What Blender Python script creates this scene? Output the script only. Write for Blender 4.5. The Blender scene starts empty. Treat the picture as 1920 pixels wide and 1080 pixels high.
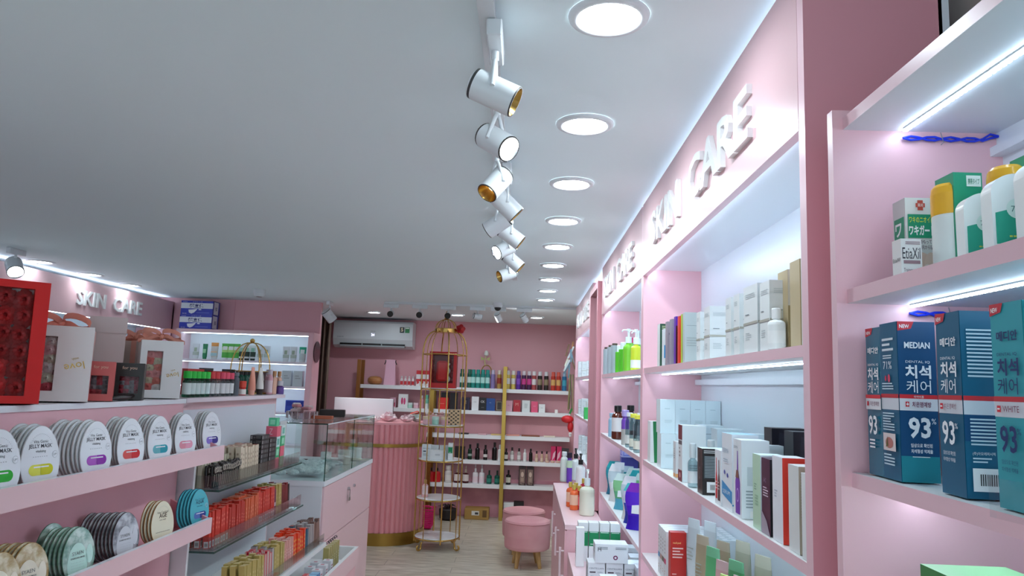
import bpy, math, random
from mathutils import Vector, Matrix, Euler
random.seed(7)
scene = bpy.context.scene
col = scene.collection
PI = math.pi
R = math.radians

# ------------------------------------------------------------------ camera
FPX = 1370.0
def cam_axes():
    d = Vector((987 - 960, -(723 - 540), -FPX)).normalized()
    a = Vector((1, -0.031, 0)); a.z = -(a.x * d.x + a.y * d.y) / d.z
    r = a.normalized(); u = r.cross(d)
    return r, d, u
AX = cam_axes()
EYE = Vector((0, 0, 1.6))
cam = bpy.data.cameras.new('camera'); camo = bpy.data.objects.new('camera', cam); col.objects.link(camo)
cam.sensor_width = 36; cam.lens = FPX / 1920 * 36; cam.clip_start = 0.02
m = Matrix((AX[0], AX[1], AX[2])).to_4x4(); m.translation = EYE
camo.matrix_world = m
scene.camera = camo

def at(px, py, X=None, Y=None, Z=None):
    """point of the place seen at a pixel, on a given wall / shelf / floor plane"""
    c = Vector((px - 960, -(py - 540), -FPX)); r = Vector((AX[0].dot(c), AX[1].dot(c), AX[2].dot(c)))
    t = X / r.x if X is not None else Y / r.y if Y is not None else (Z - EYE.z) / r.z
    p = r * t + EYE
    return p
def proj(X, Y, Z):
    w = Vector((X, Y, Z)) - EYE
    c = AX[0] * w.x + AX[1] * w.y + AX[2] * w.z
    return 960 + FPX * c.x / -c.z, 540 - FPX * c.y / -c.z
def Yof(px, X, Z):
    lo, hi = 0.4, 12.0
    for _ in range(40):
        mid = (lo + hi) / 2
        if (proj(X, mid, Z)[0] > px) == (X > 0): lo = mid
        else: hi = mid
    return lo
def Xof(px, Y, Z):
    lo, hi = -6.0, 3.0
    for _ in range(40):
        mid = (lo + hi) / 2
        if proj(mid, Y, Z)[0] > px: hi = mid
        else: lo = mid
    return lo

# ------------------------------------------------------------------ world, exposure
w = bpy.data.worlds.new('World'); scene.world = w; w.use_nodes = True
w.node_tree.nodes['Background'].inputs[0].default_value = (0.68, 0.86, 1.0, 1)
w.node_tree.nodes['Background'].inputs[1].default_value = 0.85
scene.view_settings.view_transform = 'Standard'; scene.view_settings.look = 'None'
scene.view_settings.gamma = 1; scene.view_settings.use_curve_mapping = False
scene.view_settings.exposure = 1.4
LED_STR = 12.0      # LED strips in the shelving
DOWN_STR = 38.0    # recessed ceiling lights
SPOT_STR = 4.0
LEDC = (0.62, 0.82, 1.0)
scene.cycles.max_bounces = 8
scene.cycles.transparent_max_bounces = 12
scene.cycles.caustics_reflective = False; scene.cycles.caustics_refractive = False

# ------------------------------------------------------------------ materials
def s2l(c): return c / 12.92 if c <= 0.04045 else ((c + 0.055) / 1.055) ** 2.4
def hexc(h): return tuple(s2l(int(h[i:i+2], 16) / 255) for i in (0, 2, 4)) + (1,)
MATS = {}
def C(h, rough=0.45, metal=0.0, coat=0.0):
    k = ('c', h, rough, metal, coat)
    if k in MATS: return MATS[k]
    m_ = bpy.data.materials.new('paint_' + h); m_.use_nodes = True
    b = m_.node_tree.nodes['Principled BSDF']
    b.inputs['Base Color'].default_value = hexc(h); b.inputs['Roughness'].default_value = rough
    b.inputs['Metallic'].default_value = metal; b.inputs['Coat Weight'].default_value = coat
    MATS[k] = m_; return m_
def noise_mat(name, h1, h2, scale=5, rough=0.5, metal=0.0, bump=0.0, stretch=(1, 1, 1), lo=0.35, hi=0.65, detail=4, coord='Object'):
    m_ = bpy.data.materials.new(name); m_.use_nodes = True; nt = m_.node_tree; b = nt.nodes['Principled BSDF']
    tc = nt.nodes.new('ShaderNodeTexCoord'); mp = nt.nodes.new('ShaderNodeMapping'); n = nt.nodes.new('ShaderNodeTexNoise'); r = nt.nodes.new('ShaderNodeValToRGB')
    mp.inputs['Scale'].default_value = stretch; n.inputs['Scale'].default_value = scale; n.inputs['Detail'].default_value = detail
    nt.links.new(tc.outputs[coord], mp.inputs[0]); nt.links.new(mp.outputs[0], n.inputs['Vector']); nt.links.new(n.outputs['Fac'], r.inputs[0])
    r.color_ramp.elements[0].position = lo; r.color_ramp.elements[1].position = hi
    r.color_ramp.elements[0].color = hexc(h1); r.color_ramp.elements[1].color = hexc(h2)
    nt.links.new(r.outputs[0], b.inputs['Base Color']); b.inputs['Roughness'].default_value = rough; b.inputs['Metallic'].default_value = metal
    if bump:
        bp = nt.nodes.new('ShaderNodeBump'); bp.inputs['Strength'].default_value = bump; bp.inputs['Distance'].default_value = 0.01
        nt.links.new(n.outputs['Fac'], bp.inputs['Height']); nt.links.new(bp.outputs[0], b.inputs['Normal'])
    return m_
def emis(name, c, s):
    m_ = bpy.data.materials.new(name); m_.use_nodes = True; nt = m_.node_tree; nt.nodes.clear()
    e = nt.nodes.new('ShaderNodeEmission'); o = nt.nodes.new('ShaderNodeOutputMaterial')
    e.inputs[0].default_value = tuple(c) + (1,); e.inputs[1].default_value = s; nt.links.new(e.outputs[0], o.inputs[0]); return m_
def glass(name, tint, rough=0.02, refl=1.0):
    m_ = bpy.data.materials.new(name); m_.use_nodes = True; nt = m_.node_tree; nt.nodes.clear()
    t = nt.nodes.new('ShaderNodeBsdfTransparent'); g = nt.nodes.new('ShaderNodeBsdfGlossy'); f = nt.nodes.new('ShaderNodeLayerWeight'); mx = nt.nodes.new('ShaderNodeMixShader'); o = nt.nodes.new('ShaderNodeOutputMaterial')
    t.inputs[0].default_value = hexc(tint); g.inputs['Roughness'].default_value = rough
    pw = nt.nodes.new('ShaderNodeMath'); pw.operation = 'POWER'; pw.inputs[1].default_value = 4.0
    mu = nt.nodes.new('ShaderNodeMath'); mu.operation = 'MULTIPLY_ADD'; mu.inputs[1].default_value = 0.55 * min(refl, 1.6); mu.inputs[2].default_value = 0.035 * refl
    nt.links.new(f.outputs['Facing'], pw.inputs[0]); nt.links.new(pw.outputs[0], mu.inputs[0]); nt.links.new(mu.outputs[0], mx.inputs[0])
    nt.links.new(t.outputs[0], mx.inputs[1]); nt.links.new(g.outputs[0], mx.inputs[2]); nt.links.new(mx.outputs[0], o.inputs[0]); return m_
def wood_floor():
    m_ = bpy.data.materials.new('floor_wood'); m_.use_nodes = True; nt = m_.node_tree; b = nt.nodes['Principled BSDF']
    tc = nt.nodes.new('ShaderNodeTexCoord'); mp = nt.nodes.new('ShaderNodeMapping'); br = nt.nodes.new('ShaderNodeTexBrick')
    nt.links.new(tc.outputs['Object'], mp.inputs[0]); nt.links.new(mp.outputs[0], br.inputs['Vector'])
    br.inputs['Color1'].default_value = hexc('e4dccc'); br.inputs['Color2'].default_value = hexc('dbd2c0'); br.inputs['Mortar'].default_value = hexc('8f8675')
    br.inputs['Scale'].default_value = 1.0; br.inputs['Brick Width'].default_value = 1.2; br.inputs['Row Height'].default_value = 0.19; br.inputs['Mortar Size'].default_value = 0.002
    n = nt.nodes.new('ShaderNodeTexNoise'); mp2 = nt.nodes.new('ShaderNodeMapping'); mp2.inputs['Scale'].default_value = (2, 16, 2)
    nt.links.new(tc.outputs['Object'], mp2.inputs[0]); nt.links.new(mp2.outputs[0], n.inputs['Vector']); n.inputs['Scale'].default_value = 2.5; n.inputs['Detail'].default_value = 6
    r = nt.nodes.new('ShaderNodeValToRGB'); r.color_ramp.elements[0].color = hexc('b0a690'); r.color_ramp.elements[1].color = hexc('ffffff'); r.color_ramp.elements[0].position = 0.3; r.color_ramp.elements[1].position = 0.62
    nt.links.new(n.outputs['Fac'], r.inputs[0]); mx = nt.nodes.new('ShaderNodeMix'); mx.data_type = 'RGBA'; mx.blend_type = 'MULTIPLY'; mx.inputs[0].default_value = 0.8
    nt.links.new(br.outputs['Color'], mx.inputs[6]); nt.links.new(r.outputs[0], mx.inputs[7]); nt.links.new(mx.outputs[2], b.inputs['Base Color'])
    b.inputs['Roughness'].default_value = 0.32
    return m_
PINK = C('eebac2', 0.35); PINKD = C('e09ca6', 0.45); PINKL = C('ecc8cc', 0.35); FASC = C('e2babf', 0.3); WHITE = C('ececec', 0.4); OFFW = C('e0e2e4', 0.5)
PANELW = C('e4ecf2', 0.3); EDGE = C('eec6cf', 0.3); WALLP = C('e6acb4', 0.45); CEIL = C('e6f3f6', 0.85)
GOLD = C('c9a35c', 0.25, 1.0); GOLDY = C('b08f48', 0.28, 1.0); BLACK = C('141212', 0.4); CHROME = C('c8ccd0', 0.15, 1.0)
COVE = emis('cove_glow', LEDC, 7.0); DOWN2 = emis('small_downlight_glow', (0.80, 0.93, 1.0), 10.0); LEDB = emis('cabinet_led', LEDC, 5.0)
LED = emis('led_light', LEDC, LED_STR); DOWN = emis('downlight_glow', (0.80, 0.93, 1.0), DOWN_STR); SPOTG = emis('spot_glow', (0.85, 0.95, 1.0), SPOT_STR); SPOTW = emis('spot_glow_warm', (1.0, 0.8, 0.55), 3)
GLASS = glass('clear_glass', 'f4faf8'); GLASSE = glass('glass_edge', '7aa498', 0.1, 0.8); ACRYL = glass('acrylic', 'f4f6f6', 0.05, 1.5); CLEARB = glass('clear_bottle', 'cfdde0', 0.05, 1.5); WRAP = glass('plastic_wrap', 'f6f6f6', 0.08, 0.3)

# ------------------------------------------------------------------ mesh builder
TXT = {}
def text2d(s, bold=0.0):
    k = (s, bold)
    if k in TXT: return TXT[k]
    cu = bpy.data.curves.new('tmp', 'FONT'); cu.body = s; cu.size = 1.0; cu.resolution_u = 2; cu.offset = bold
    o = bpy.data.objects.new('tmp', cu); col.objects.link(o)
    dg = bpy.context.evaluated_depsgraph_get(); me = bpy.data.meshes.new_from_object(o.evaluated_get(dg))
    vs = [tuple(v.co[:2]) for v in me.vertices]; fs = [tuple(p.vertices) for p in me.polygons]
    bpy.data.objects.remove(o); bpy.data.curves.remove(cu); bpy.data.meshes.remove(me)
    if vs:
        x0 = min(v[0] for v in vs); x1 = max(v[0] for v in vs); y0 = min(v[1] for v in vs); y1 = max(v[1] for v in vs)
        W = x1 - x0 or 1; H = y1 - y0 or 1
        vs = [((v[0] - x0) / W, (v[1] - y0) / H) for v in vs]
    else: W = H = 1
    TXT[k] = (vs, fs, W / H); return TXT[k]

class MB:
    def __init__(s): s.v = []; s.f = []; s.m = []; s.sm = []; s.mats = []
    def mi(s, m_):
        if m_ not in s.mats: s.mats.append(m_)
        return s.mats.index(m_)
    def add(s, vs, fs, m_, smooth=False, M=None):
        o = len(s.v); s.v += [tuple(M @ Vector(v)) if M else tuple(v) for v in vs]; k = s.mi(m_)
        for f in fs: s.f.append(tuple(o + i for i in f)); s.m.append(k); s.sm.append(smooth)
        return s
    def box(s, x0, x1, y0, y1, z0, z1, m_, faces=None, M=None, inv=False):
        vs = [(x0,y0,z0),(x1,y0,z0),(x1,y1,z0),(x0,y1,z0),(x0,y0,z1),(x1,y0,z1),(x1,y1,z1),(x0,y1,z1)]
        F = {'D':(0,3,2,1),'T':(4,5,6,7),'F':(0,1,5,4),'R':(1,2,6,5),'B':(2,3,7,6),'L':(3,0,4,7)}
        for k, f in F.items():
            mm = m_
            if faces and k in faces: mm = faces[k]
            if mm is None: continue
            s.add([vs[i] for i in f], [(0,1,2,3)], mm, False, M)
        return s
    def bev(s, x0, x1, y0, y1, z0, z1, r, m_, M=None):
        """box with chamfered edges"""
        import itertools
        vs = []; idx = {}
        for sx, sy, sz in itertools.product((0,1),(0,1),(0,1)):
            X = (x0, x1)[sx]; Y = (y0, y1)[sy]; Z = (z0, z1)[sz]; dx = r*(1-2*sx); dy = r*(1-2*sy); dz = r*(1-2*sz)
            idx[(sx,sy,sz)] = len(vs); vs += [(X, Y+dy, Z+dz), (X+dx, Y, Z+dz), (X+dx, Y+dy, Z)]
        fs = []
        def q(keys, o): fs.append(tuple(idx[k]+o for k in keys))
        q([(0,0,0),(0,0,1),(0,1,1),(0,1,0)],0); q([(1,0,0),(1,1,0),(1,1,1),(1,0,1)],0)
        q([(0,0,0),(1,0,0),(1,0,1),(0,0,1)],1); q([(0,1,0),(0,1,1),(1,1,1),(1,1,0)],1)
        q([(0,0,0),(0,1,0),(1,1,0),(1,0,0)],2); q([(0,0,1),(1,0,1),(1,1,1),(0,1,1)],2)
        for a in (0,1):
            for b in (0,1):
                fs.append((idx[(a,b,0)], idx[(a,b,0)]+1, idx[(a,b,1)]+1, idx[(a,b,1)]))
                fs.append((idx[(a,0,b)], idx[(a,0,b)]+2, idx[(a,1,b)]+2, idx[(a,1,b)]))
                fs.append((idx[(0,a,b)]+1, idx[(0,a,b)]+2, idx[(1,a,b)]+2, idx[(1,a,b)]+1))
        for k in idx: fs.append((idx[k], idx[k]+1, idx[k]+2))
        s.add(vs, fs, m_, False, M); return s
    def lathe(s, prof, m_, n=20, cx=0, cy=0, smooth=True, M=None, mats=None, sx=1, sy=1):
        vs = []; N = len(prof)
        for r, z in prof:
            for i in range(n):
                a = 2*PI*i/n; vs.append((cx + r*sx*math.cos(a), cy + r*sy*math.sin(a), z))
        for k in range(N-1):
            mm = mats[k] if mats else m_
            o = [(k*n+i, k*n+(i+1)%n, (k+1)*n+(i+1)%n, (k+1)*n+i) for i in range(n)]
            s.add(vs[k*n:(k+2)*n], [tuple(x-k*n for x in f) for f in o], mm, smooth, M)
        if prof[0][0] > 1e-5: s.add(vs[:n], [tuple(reversed(range(n)))], mats[0] if mats else m_, False, M)
        if prof[-1][0] > 1e-5: s.add(vs[-n:], [tuple(range(n))], mats[-1] if mats else m_, False, M)
        return s
    def tube(s, pts, r, m_, n=8, closed=False, M=None):
        pts = [Vector(p) for p in pts]; L = len(pts); vs = []
        up = Vector((0, 0, 1)); prev = None
        for i, p in enumerate(pts):
            if closed: t = pts[(i+1) % L] - pts[i-1]
            else: t = pts[min(i+1, L-1)] - pts[max(i-1, 0)]
            t.normalize()
            if prev is None:
                a = t.cross(up)
                if a.length < 1e-3: a = t.cross(Vector((1, 0, 0)))
            else: a = prev - t * prev.dot(t)
            a.normalize(); prev = a; b = t.cross(a)
            rr = r[i] if isinstance(r, (list, tuple)) else r
            for k in range(n):
                an = 2*PI*k/n; vs.append(p + (a*math.cos(an) + b*math.sin(an))*rr)
        fs = []
        for i in range(L if closed else L-1):
            j = (i+1) % L
            for k in range(n): fs.append((i*n+k, i*n+(k+1)%n, j*n+(k+1)%n, j*n+k))
        s.add(vs, fs, m_, True, M)
        if not closed: s.add(vs[:n], [tuple(reversed(range(n)))], m_, False, M); s.add(vs[-n:], [tuple(range(n))], m_, False, M)
        return s
    def prism(s, out, z0, z1, m_, side=None, M=None, smooth=False):
        n = len(out); vs = [(x, y, z0) for x, y in out] + [(x, y, z1) for x, y in out]
        s.add(vs, [tuple(reversed(range(n)))], m_, False, M); s.add(vs, [tuple(range(n, 2*n))], m_, False, M)
        s.add(vs, [(i, (i+1)%n, n+(i+1)%n, n+i) for i in range(n)], side or m_, smooth, M); return s
    def sphere(s, c, r, m_, n=14, k=8, sc=(1,1,1), M=None):
        prof = [(max(r*math.sin(PI*i/k), 0.0), -r*math.cos(PI*i/k)) for i in range(k+1)]
        T = Matrix.Translation(c) @ Matrix.Diagonal((sc[0], sc[1], sc[2], 1))
        return s.lathe(prof, m_, n, M=(M @ T) if M else T)
    def text(s, t, M, w=None, h=None, m_=None, bold=0.0, depth=0.0):
        """text in the XY plane of M, lower left at origin, fitted to w x h"""
        vs, fs, asp = text2d(t, bold)
        if not vs: return s
        if w is None: w = h * asp
        if h is None: h = w / asp
        P = [(x*w, y*h, depth) for x, y in vs]
        s.add(P, fs, m_, False, M)
        if depth:
            from collections import Counter
            ec = Counter(); d = {}
            for f in fs:
                for i in range(len(f)):
                    a, b = f[i], f[(i+1) % len(f)]; ec[frozenset((a, b))] += 1; d[frozenset((a, b))] = (a, b)
            ed = [d[e] for e, c in ec.items() if c == 1]; n = len(vs)
            s.add(P + [(x, y, 0) for x, y, _ in P], [(a+n, b+n, b, a) for a, b in ed], m_, False, M)
        return s
    def mesh(s, name):
        me = bpy.data.meshes.new(name); me.from_pydata(s.v, [], s.f)
        for m_ in s.mats: me.materials.append(m_)
        me.polygons.foreach_set('material_index', s.m); me.polygons.foreach_set('use_smooth', s.sm); me.update(); return me
    def build(s, name, parent=None, loc=(0,0,0), rot=(0,0,0), bevel=0):
        o = bpy.data.objects.new(name, s.mesh(name)); col.objects.link(o); o.location = loc; o.rotation_euler = rot
        if parent: o.parent = parent
        if bevel:
            b = o.modifiers.new('soft_edges', 'BEVEL'); b.width = bevel; b.segments = 2; b.limit_method = 'ANGLE'
        return o
def tag(o, label, cat, group=None):
    o['label'] = label; o['category'] = cat
    if group: o['group'] = group
    return o
def empty(name, loc, label, cat, group=None, rz=0):
    o = bpy.data.objects.new(name, None); o.empty_display_size = 0.05; col.objects.link(o); o.location = loc; o.rotation_euler = (0, 0, rz)
    return tag(o, label, cat, group)
def struct(name, mb, bevel=0):
    o = mb.build(name, bevel=bevel); o['kind'] = 'structure'; return o

# product templates: key -> (name, root mesh, [(part name, mesh)])
TPL = {}
def tpl(key, name, root, parts=()):
    TPL[key] = (name, root.mesh(name), [(n, p.mesh(n)) for n, p in parts])
def put(key, loc, rz, label, cat, group=None, tilt=0, lean=0, s=1, name=None):
    n, me, parts = TPL[key]
    o = bpy.data.objects.new(name or n, me); col.objects.link(o); o.location = (loc[0], loc[1], loc[2]+.0008+(abs(tilt)+abs(lean))*.014); o.rotation_euler = (tilt, lean, rz); o.scale = (s, s, s)
    o.rotation_mode = 'XYZ'; tag(o, label, cat, group)
    for pn, pm in parts:
        c = bpy.data.objects.new(pn, pm); col.objects.link(c); c.parent = o
    return o
FR = {'F': lambda w, d, h: (Matrix(((1,0,0,-w/2),(0,0,-1,-d/2),(0,1,0,0),(0,0,0,1))), w, h),
      'B': lambda w, d, h: (Matrix(((-1,0,0,w/2),(0,0,1,d/2),(0,1,0,0),(0,0,0,1))), w, h),
      'R': lambda w, d, h: (Matrix(((0,0,1,w/2),(1,0,0,-d/2),(0,1,0,0),(0,0,0,1))), d, h),
      'L': lambda w, d, h: (Matrix(((0,0,-1,-w/2),(-1,0,0,d/2),(0,1,0,0),(0,0,0,1))), d, h),
      'T': lambda w, d, h: (Matrix(((1,0,0,-w/2),(0,1,0,-d/2),(0,0,1,h),(0,0,0,1))), w, d)}
def decor(b, w, d, h, face, items):
    M0, W, H = FR[face](w, d, h); e = 0.0004
    for it in items:
        k = it[0]
        if k == 'r':   # rect u0 v0 u1 v1 colour (fractions)
            _, u0, v0, u1, v1, c = it
            b.add([(u0*W, v0*H, e), (u1*W, v0*H, e), (u1*W, v1*H, e), (u0*W, v1*H, e)], [(0,1,2,3)], C(c), False, M0)
        elif k == 't':  # text u v w(frac) h(frac) colour string [bold]
            _, u, v, tw, th, c, t = it[:7]
            b.text(t, M0 @ Matrix.Translation((u*W, v*H, e)), tw*W, th*H if th else None, C(c), it[7] if len(it) > 7 else 0.0)
        elif k == 'l':  # fine print lines u0 v0 u1 v1 n colour
            _, u0, v0, u1, v1, n, c = it
            for i in range(n):
                y1 = v1 - (v1-v0)*i/n; y0 = y1 - (v1-v0)/n*0.45; ue = u1 - (u1-u0)*random.choice((0, 0, .1, .3))
                b.add([(u0*W, y0*H, e), (ue*W, y0*H, e), (ue*W, y1*H, e), (u0*W, y1*H, e)], [(0,1,2,3)], C(c), False, M0)
        elif k == 'bar':  # barcode u0 v0 u1 v1
            _, u0, v0, u1, v1 = it
            b.add([(u0*W, v0*H, e), (u1*W, v0*H, e), (u1*W, v1*H, e), (u0*W, v1*H, e)], [(0,1,2,3)], C('f0f0f0'), False, M0); e += 0.0003
            x = u0 + (u1-u0)*.2
            while x < u1 - (u1-u0)*.2:
                dw = (u1-u0)*random.choice((.015, .03)); b.add([(x*W, (v0+(v1-v0)*.25)*H, e), ((x+dw)*W, (v0+(v1-v0)*.25)*H, e), ((x+dw)*W, (v1-(v1-v0)*.25)*H, e), (x*W, (v1-(v1-v0)*.25)*H, e)], [(0,1,2,3)], C('202020'), False, M0); x += dw*2
        elif k == 'e':  # ellipse u v ru rv colour
            _, u, v, ru, rv, c = it
            b.add([((u+ru*math.cos(2*PI*i/24))*W, (v+rv*math.sin(2*PI*i/24))*H, e) for i in range(24)], [tuple(range(24))], C(c), False, M0)
        elif k == 'p':  # polygon [(u,v)...] colour
            _, pts, c = it
            b.add([(u*W, v*H, e) for u, v in pts], [tuple(range(len(pts)))], C(c), False, M0)
        e += 0.00025
def carton(key, w, d, h, c, faces=None, dec=None, name='carton', rough=0.35):
    b = MB(); fc = {k: C(v, rough) for k, v in (faces or {}).items()}
    b.box(-w/2, w/2, -d/2, d/2, 0, h, C(c, rough), fc)
    for f, its in (dec or {}).items(): decor(b, w, d, h, f, its)
    tpl(key, name, b)
def bottle(key, r, h, bodym, capc, caph=0.03, capr=None, neck=0.4, label=None, sh='round', sx=1, sy=1, n=18, name='bottle', pump=False, capmat=None):
    """h total body height without cap; label=(z0,z1,colour)"""
    b = MB(); cr = capr or r*0.5
    if label: prof = [(r*.9, 0), (r, h*.03), (r, h*label[0]), (r*1.005, h*label[0]), (r*1.005, h*label[1]), (r, h*label[1])]
    else: prof = [(r*.9, 0), (r, h*.03)]
    lm = C(label[2]) if label else None
    mats = [bodym]*(len(prof)-1)
    if label: mats[3] = lm
    if sh == 'round': tail = [(r, h*.80), (r*.93, h*.87), (r*.7, h*.93), (cr*.8, h*.96), (cr*.8, h)]
    else: tail = [(r, h*.97), (r*.95, h*.99), (cr*.9, h)]
    mats += [bodym]*len(tail)
    b.lathe(prof+tail, bodym, n, mats=mats, sx=sx, sy=sy)
    c = MB(); cm = capmat or C(capc, 0.3)
    c.lathe([(cr, h), (cr, h+caph*.92), (cr*.9, h+caph)], cm, 14)
    if pump:
        c.lathe([(cr*.35, h+caph), (cr*.35, h+caph*1.9)], cm, 8); c.lathe([(cr*.6, h+caph*1.9), (cr*.6, h+caph*2.3)], cm, 10)
        c.tube([(0, 0, h+caph*2.1), (0, -r*1.0, h+caph*2.1), (0, -r*1.25, h+caph*1.8)], cr*.22, cm, 6)
    tpl(key, name, b, [('pump' if pump else 'cap', c)])
def squeeze(key, w, h, c1, capc, caph=0.02, band=None, dec=None, thick=0.035, name='squeeze_tube', inverted=True):
    """cosmetic tube standing on its cap, crimped flat on top"""
    b = MB(); n = 20; rings = []; K = 8
    mats = []
    for i in range(K+1):
        t = i/K; z = caph + (h-caph)*t; ty = thick/2*(1-t**1.6) + 0.0015; tx = w/2*(0.86+0.14*t)
        rings.append([(tx*math.cos(2*PI*k/n), ty*math.sin(2*PI*k/n), z) for k in range(n)])
        mats.append(C(band[2]) if band and band[0] <= t < band[1] else C(c1))
    for i in range(K):
        b.add(rings[i]+rings[i+1], [(k, (k+1)%n, n+(k+1)%n, n+k) for k in range(n)], mats[i], True)
    b.add(rings[-1], [tuple(range(n))], C(c1))
    for it in dec or []: # rect on front at v range with colour
        u0, v0, u1, v1, cc = it; tz = lambda v: caph+(h-caph)*v
        fy = lambda v: -(thick/2*(1-v**1.6)+0.0022)
        b.add([((u0-.5)*w, fy(v0), tz(v0)), ((u1-.5)*w, fy(v0), tz(v0)), ((u1-.5)*w, fy(v1), tz(v1)), ((u0-.5)*w, fy(v1), tz(v1))], [(0,1,2,3)], C(cc))
    c = MB(); c.lathe([(w*.36, 0), (w*.40, caph)], C(capc), 16, sy=thick/w/.85)
    tpl(key, name, b, [('cap', c)])

# ================================================================== the room
H = 2.37
b = MB(); b.box(-4.0, 0.75, -2.6, 9.2, -0.1, 0, wood_floor()); struct('floor', b)
b = MB(); b.box(-4.0, 0.75, -2.6, 9.2, H, H+0.1, CEIL)
struct('ceiling', b)
WALLR = C('b9aca4', 0.7)
b = MB(); b.box(0.75, 0.85, -2.6, 9.2, 0, H, WALLR); struct('wall_right', b)
b = MB(); b.box(-4.1, -4.0, -2.6, 9.2, 0, H, WALLP); struct('wall_left', b)
backm = noise_mat('pink_marble_paper', 'b4727f', 'd696a4', 3.0, 0.45, bump=0.0, lo=0.3, hi=0.6, detail=8)
b = MB(); b.box(-4.1, 0.85, 9.2, 9.3, 0, H, WALLP); struct('wall_back', b)
b = MB(); b.box(-4.0, -2.114, 7.37, 7.43, 0, H, WALLP); b.box(-3.0, -2.996, 7.365, 7.37, 0, H, PINKD); struct('wall_partition', b)
b = MB(); b.box(-2.05, 0.56, 9.19, 9.2, 0.0, 0.45, backm); struct('trim_1', b)

# ---- recessed downlights
def downlight(x, y, label, group=None, r=0.085):
    t = empty('ceiling_light', (x, y, H), label, 'ceiling light', group)
    b = MB(); b.lathe([(r*.74, -0.004), (r*.80, -0.009), (r*.97, -0.006), (r, 0.0)], C('e6e8ea', .4), 40); 
    # ring only (open centre)
    b2 = MB(); n = 40; P = [(r*.73, -.003), (r*.80, -.010), (r*.97, -.007), (r, -.0005)]
    vs = [(a*math.cos(2*PI*i/n), a*math.sin(2*PI*i/n), z) for a, z in P for i in range(n)]
    b2.add(vs, [(k*n+i, k*n+(i+1)%n, (k+1)*n+(i+1)%n, (k+1)*n+i) for k in range(3) for i in range(n)], C('dfe3e6', .4), True)
    b2.build('bezel', t)
    b3 = MB(); b3.add([(r*.74*math.cos(2*PI*i/n), r*.74*math.sin(2*PI*i/n), -.0045) for i in range(n)], [tuple(reversed(range(n)))], DOWN2 if r > .09 else DOWN); b3.build('diffuser', t)
    return t
ords = ['nearest', 'second', 'third', 'fourth', 'fifth', 'sixth', 'seventh', 'eighth', 'ninth']
for k in range(9):
    downlight(0.148, 1.44 + 0.634*k, 'round white recessed downlight, %s of the ceiling row beside the right shelving' % (ords[k] + (' closest' if k > 0 else '')), 'downlights above the right shelving')
for x, l in ((0.09, 'above the gold post of the back shelving'), (-0.81, 'just right of the birdcage finial at the back wall'), (-1.76, 'in front of the air conditioner')):
    downlight(x, 8.25, 'round recessed ceiling light ' + l, 'downlights along the back wall')
for p, l in ((at(75, 490, Z=H), 'closest to the white spot lamp over the left shelving'), (at(170, 514, Z=H), 'over the letter S of the far left sign'), (at(243, 534, Z=H), 'over the end of the far left sign')):
    downlight(p.x, p.y, 'small recessed ceiling light ' + l, 'downlights above the left shelving', 0.10)

# ---- track lights
WLAMP = C('d8dde0', 0.35)
def spot(x, y, z0, d, label, group, lit=1, drop=0.13, L=0.105, r=0.034, rail='y', power=0):
    """adapter on a rail, a flat arm and a cylinder head aimed along d"""
    t = empty('track_spotlight', (x, y, z0), label, 'spotlight', group)
    b = MB()
    if rail == 'y': b.bev(-.016, .016, -.075, .075, -.038, -.001, .003, WLAMP)
    else: b.bev(-.075, .075, -.016, .016, -.038, -.001, .003, WLAMP)
    b.build('adapter', t)
    d = Vector(d).normalized(); c = Vector((0, 0, -drop))
    a = MB(); a.tube([(0, 0, -.036), (0, 0, -.06)], .008, WLAMP, 8)
    sd = Vector((d.y, -d.x, 0)); sd = sd.normalized() if sd.length > .01 else Vector((1, 0, 0))
    a.tube([Vector((0, 0, -.055)), Vector((0, 0, -.07)) + sd*(.01), c + sd*(r+.002)], .0055, WLAMP, 6); a.tube([Vector((0, 0, -.055)), Vector((0, 0, -.07)) - sd*(.01), c - sd*(r+.002)], .0055, WLAMP, 6)
    a.build('arm', t)
    Q = Matrix.Translation(c) @ d.to_track_quat('Z', 'Y').to_matrix().to_4x4()
    h = MB(); h.lathe([(r*.86, -L/2), (r*.97, -L/2+.004), (r, -L/2+.01), (r, L/2-.003), (r*.97, L/2), (r*.9, L/2), (r*.55, L/2-.03), (r*.5, L/2-.034)], WLAMP, 24, M=Q,
        mats=[WLAMP, C('3a3a3a'), WLAMP, C('3a3632'), C('26221e'), (GOLD if lit != 1 else CHROME), (GOLD if lit != 1 else CHROME)])
    hd = h.build('lamp_head', t)
    g = MB(); rr = r*.5 if lit == 2 else r*.86; zz = L/2 - .033 if lit == 2 else L/2-.006
    g.lathe([(0.0001, zz), (rr, zz)], SPOTG if lit == 1 else (SPOTW if lit == 2 else C('2a2118', .3)), 20, M=Q)
    g.build('lamp_lens', hd)
    if power:
        ld = bpy.data.lights.new('spot_bulb', 'SPOT'); ld.energy = power; ld.spot_size = R(85); ld.spot_blend = .8; ld.shadow_soft_size = .02; ld.color = (.95, .97, 1.0)
        lo = bpy.data.objects.new('spot_bulb', ld); col.objects.link(lo); lo.parent = hd
        lo.matrix_local = Matrix.Translation(c + d*(L/2+.004)) @ (-d).to_track_quat('Z', 'Y').to_matrix().to_4x4()
b = MB(); b.box(-.122, -.088, 0.7, 5.2, H-.024, H-.0005, WLAMP); tag(b.build('light_rail'), 'long white ceiling track that carries the middle row of spotlights', 'track rail')
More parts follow.
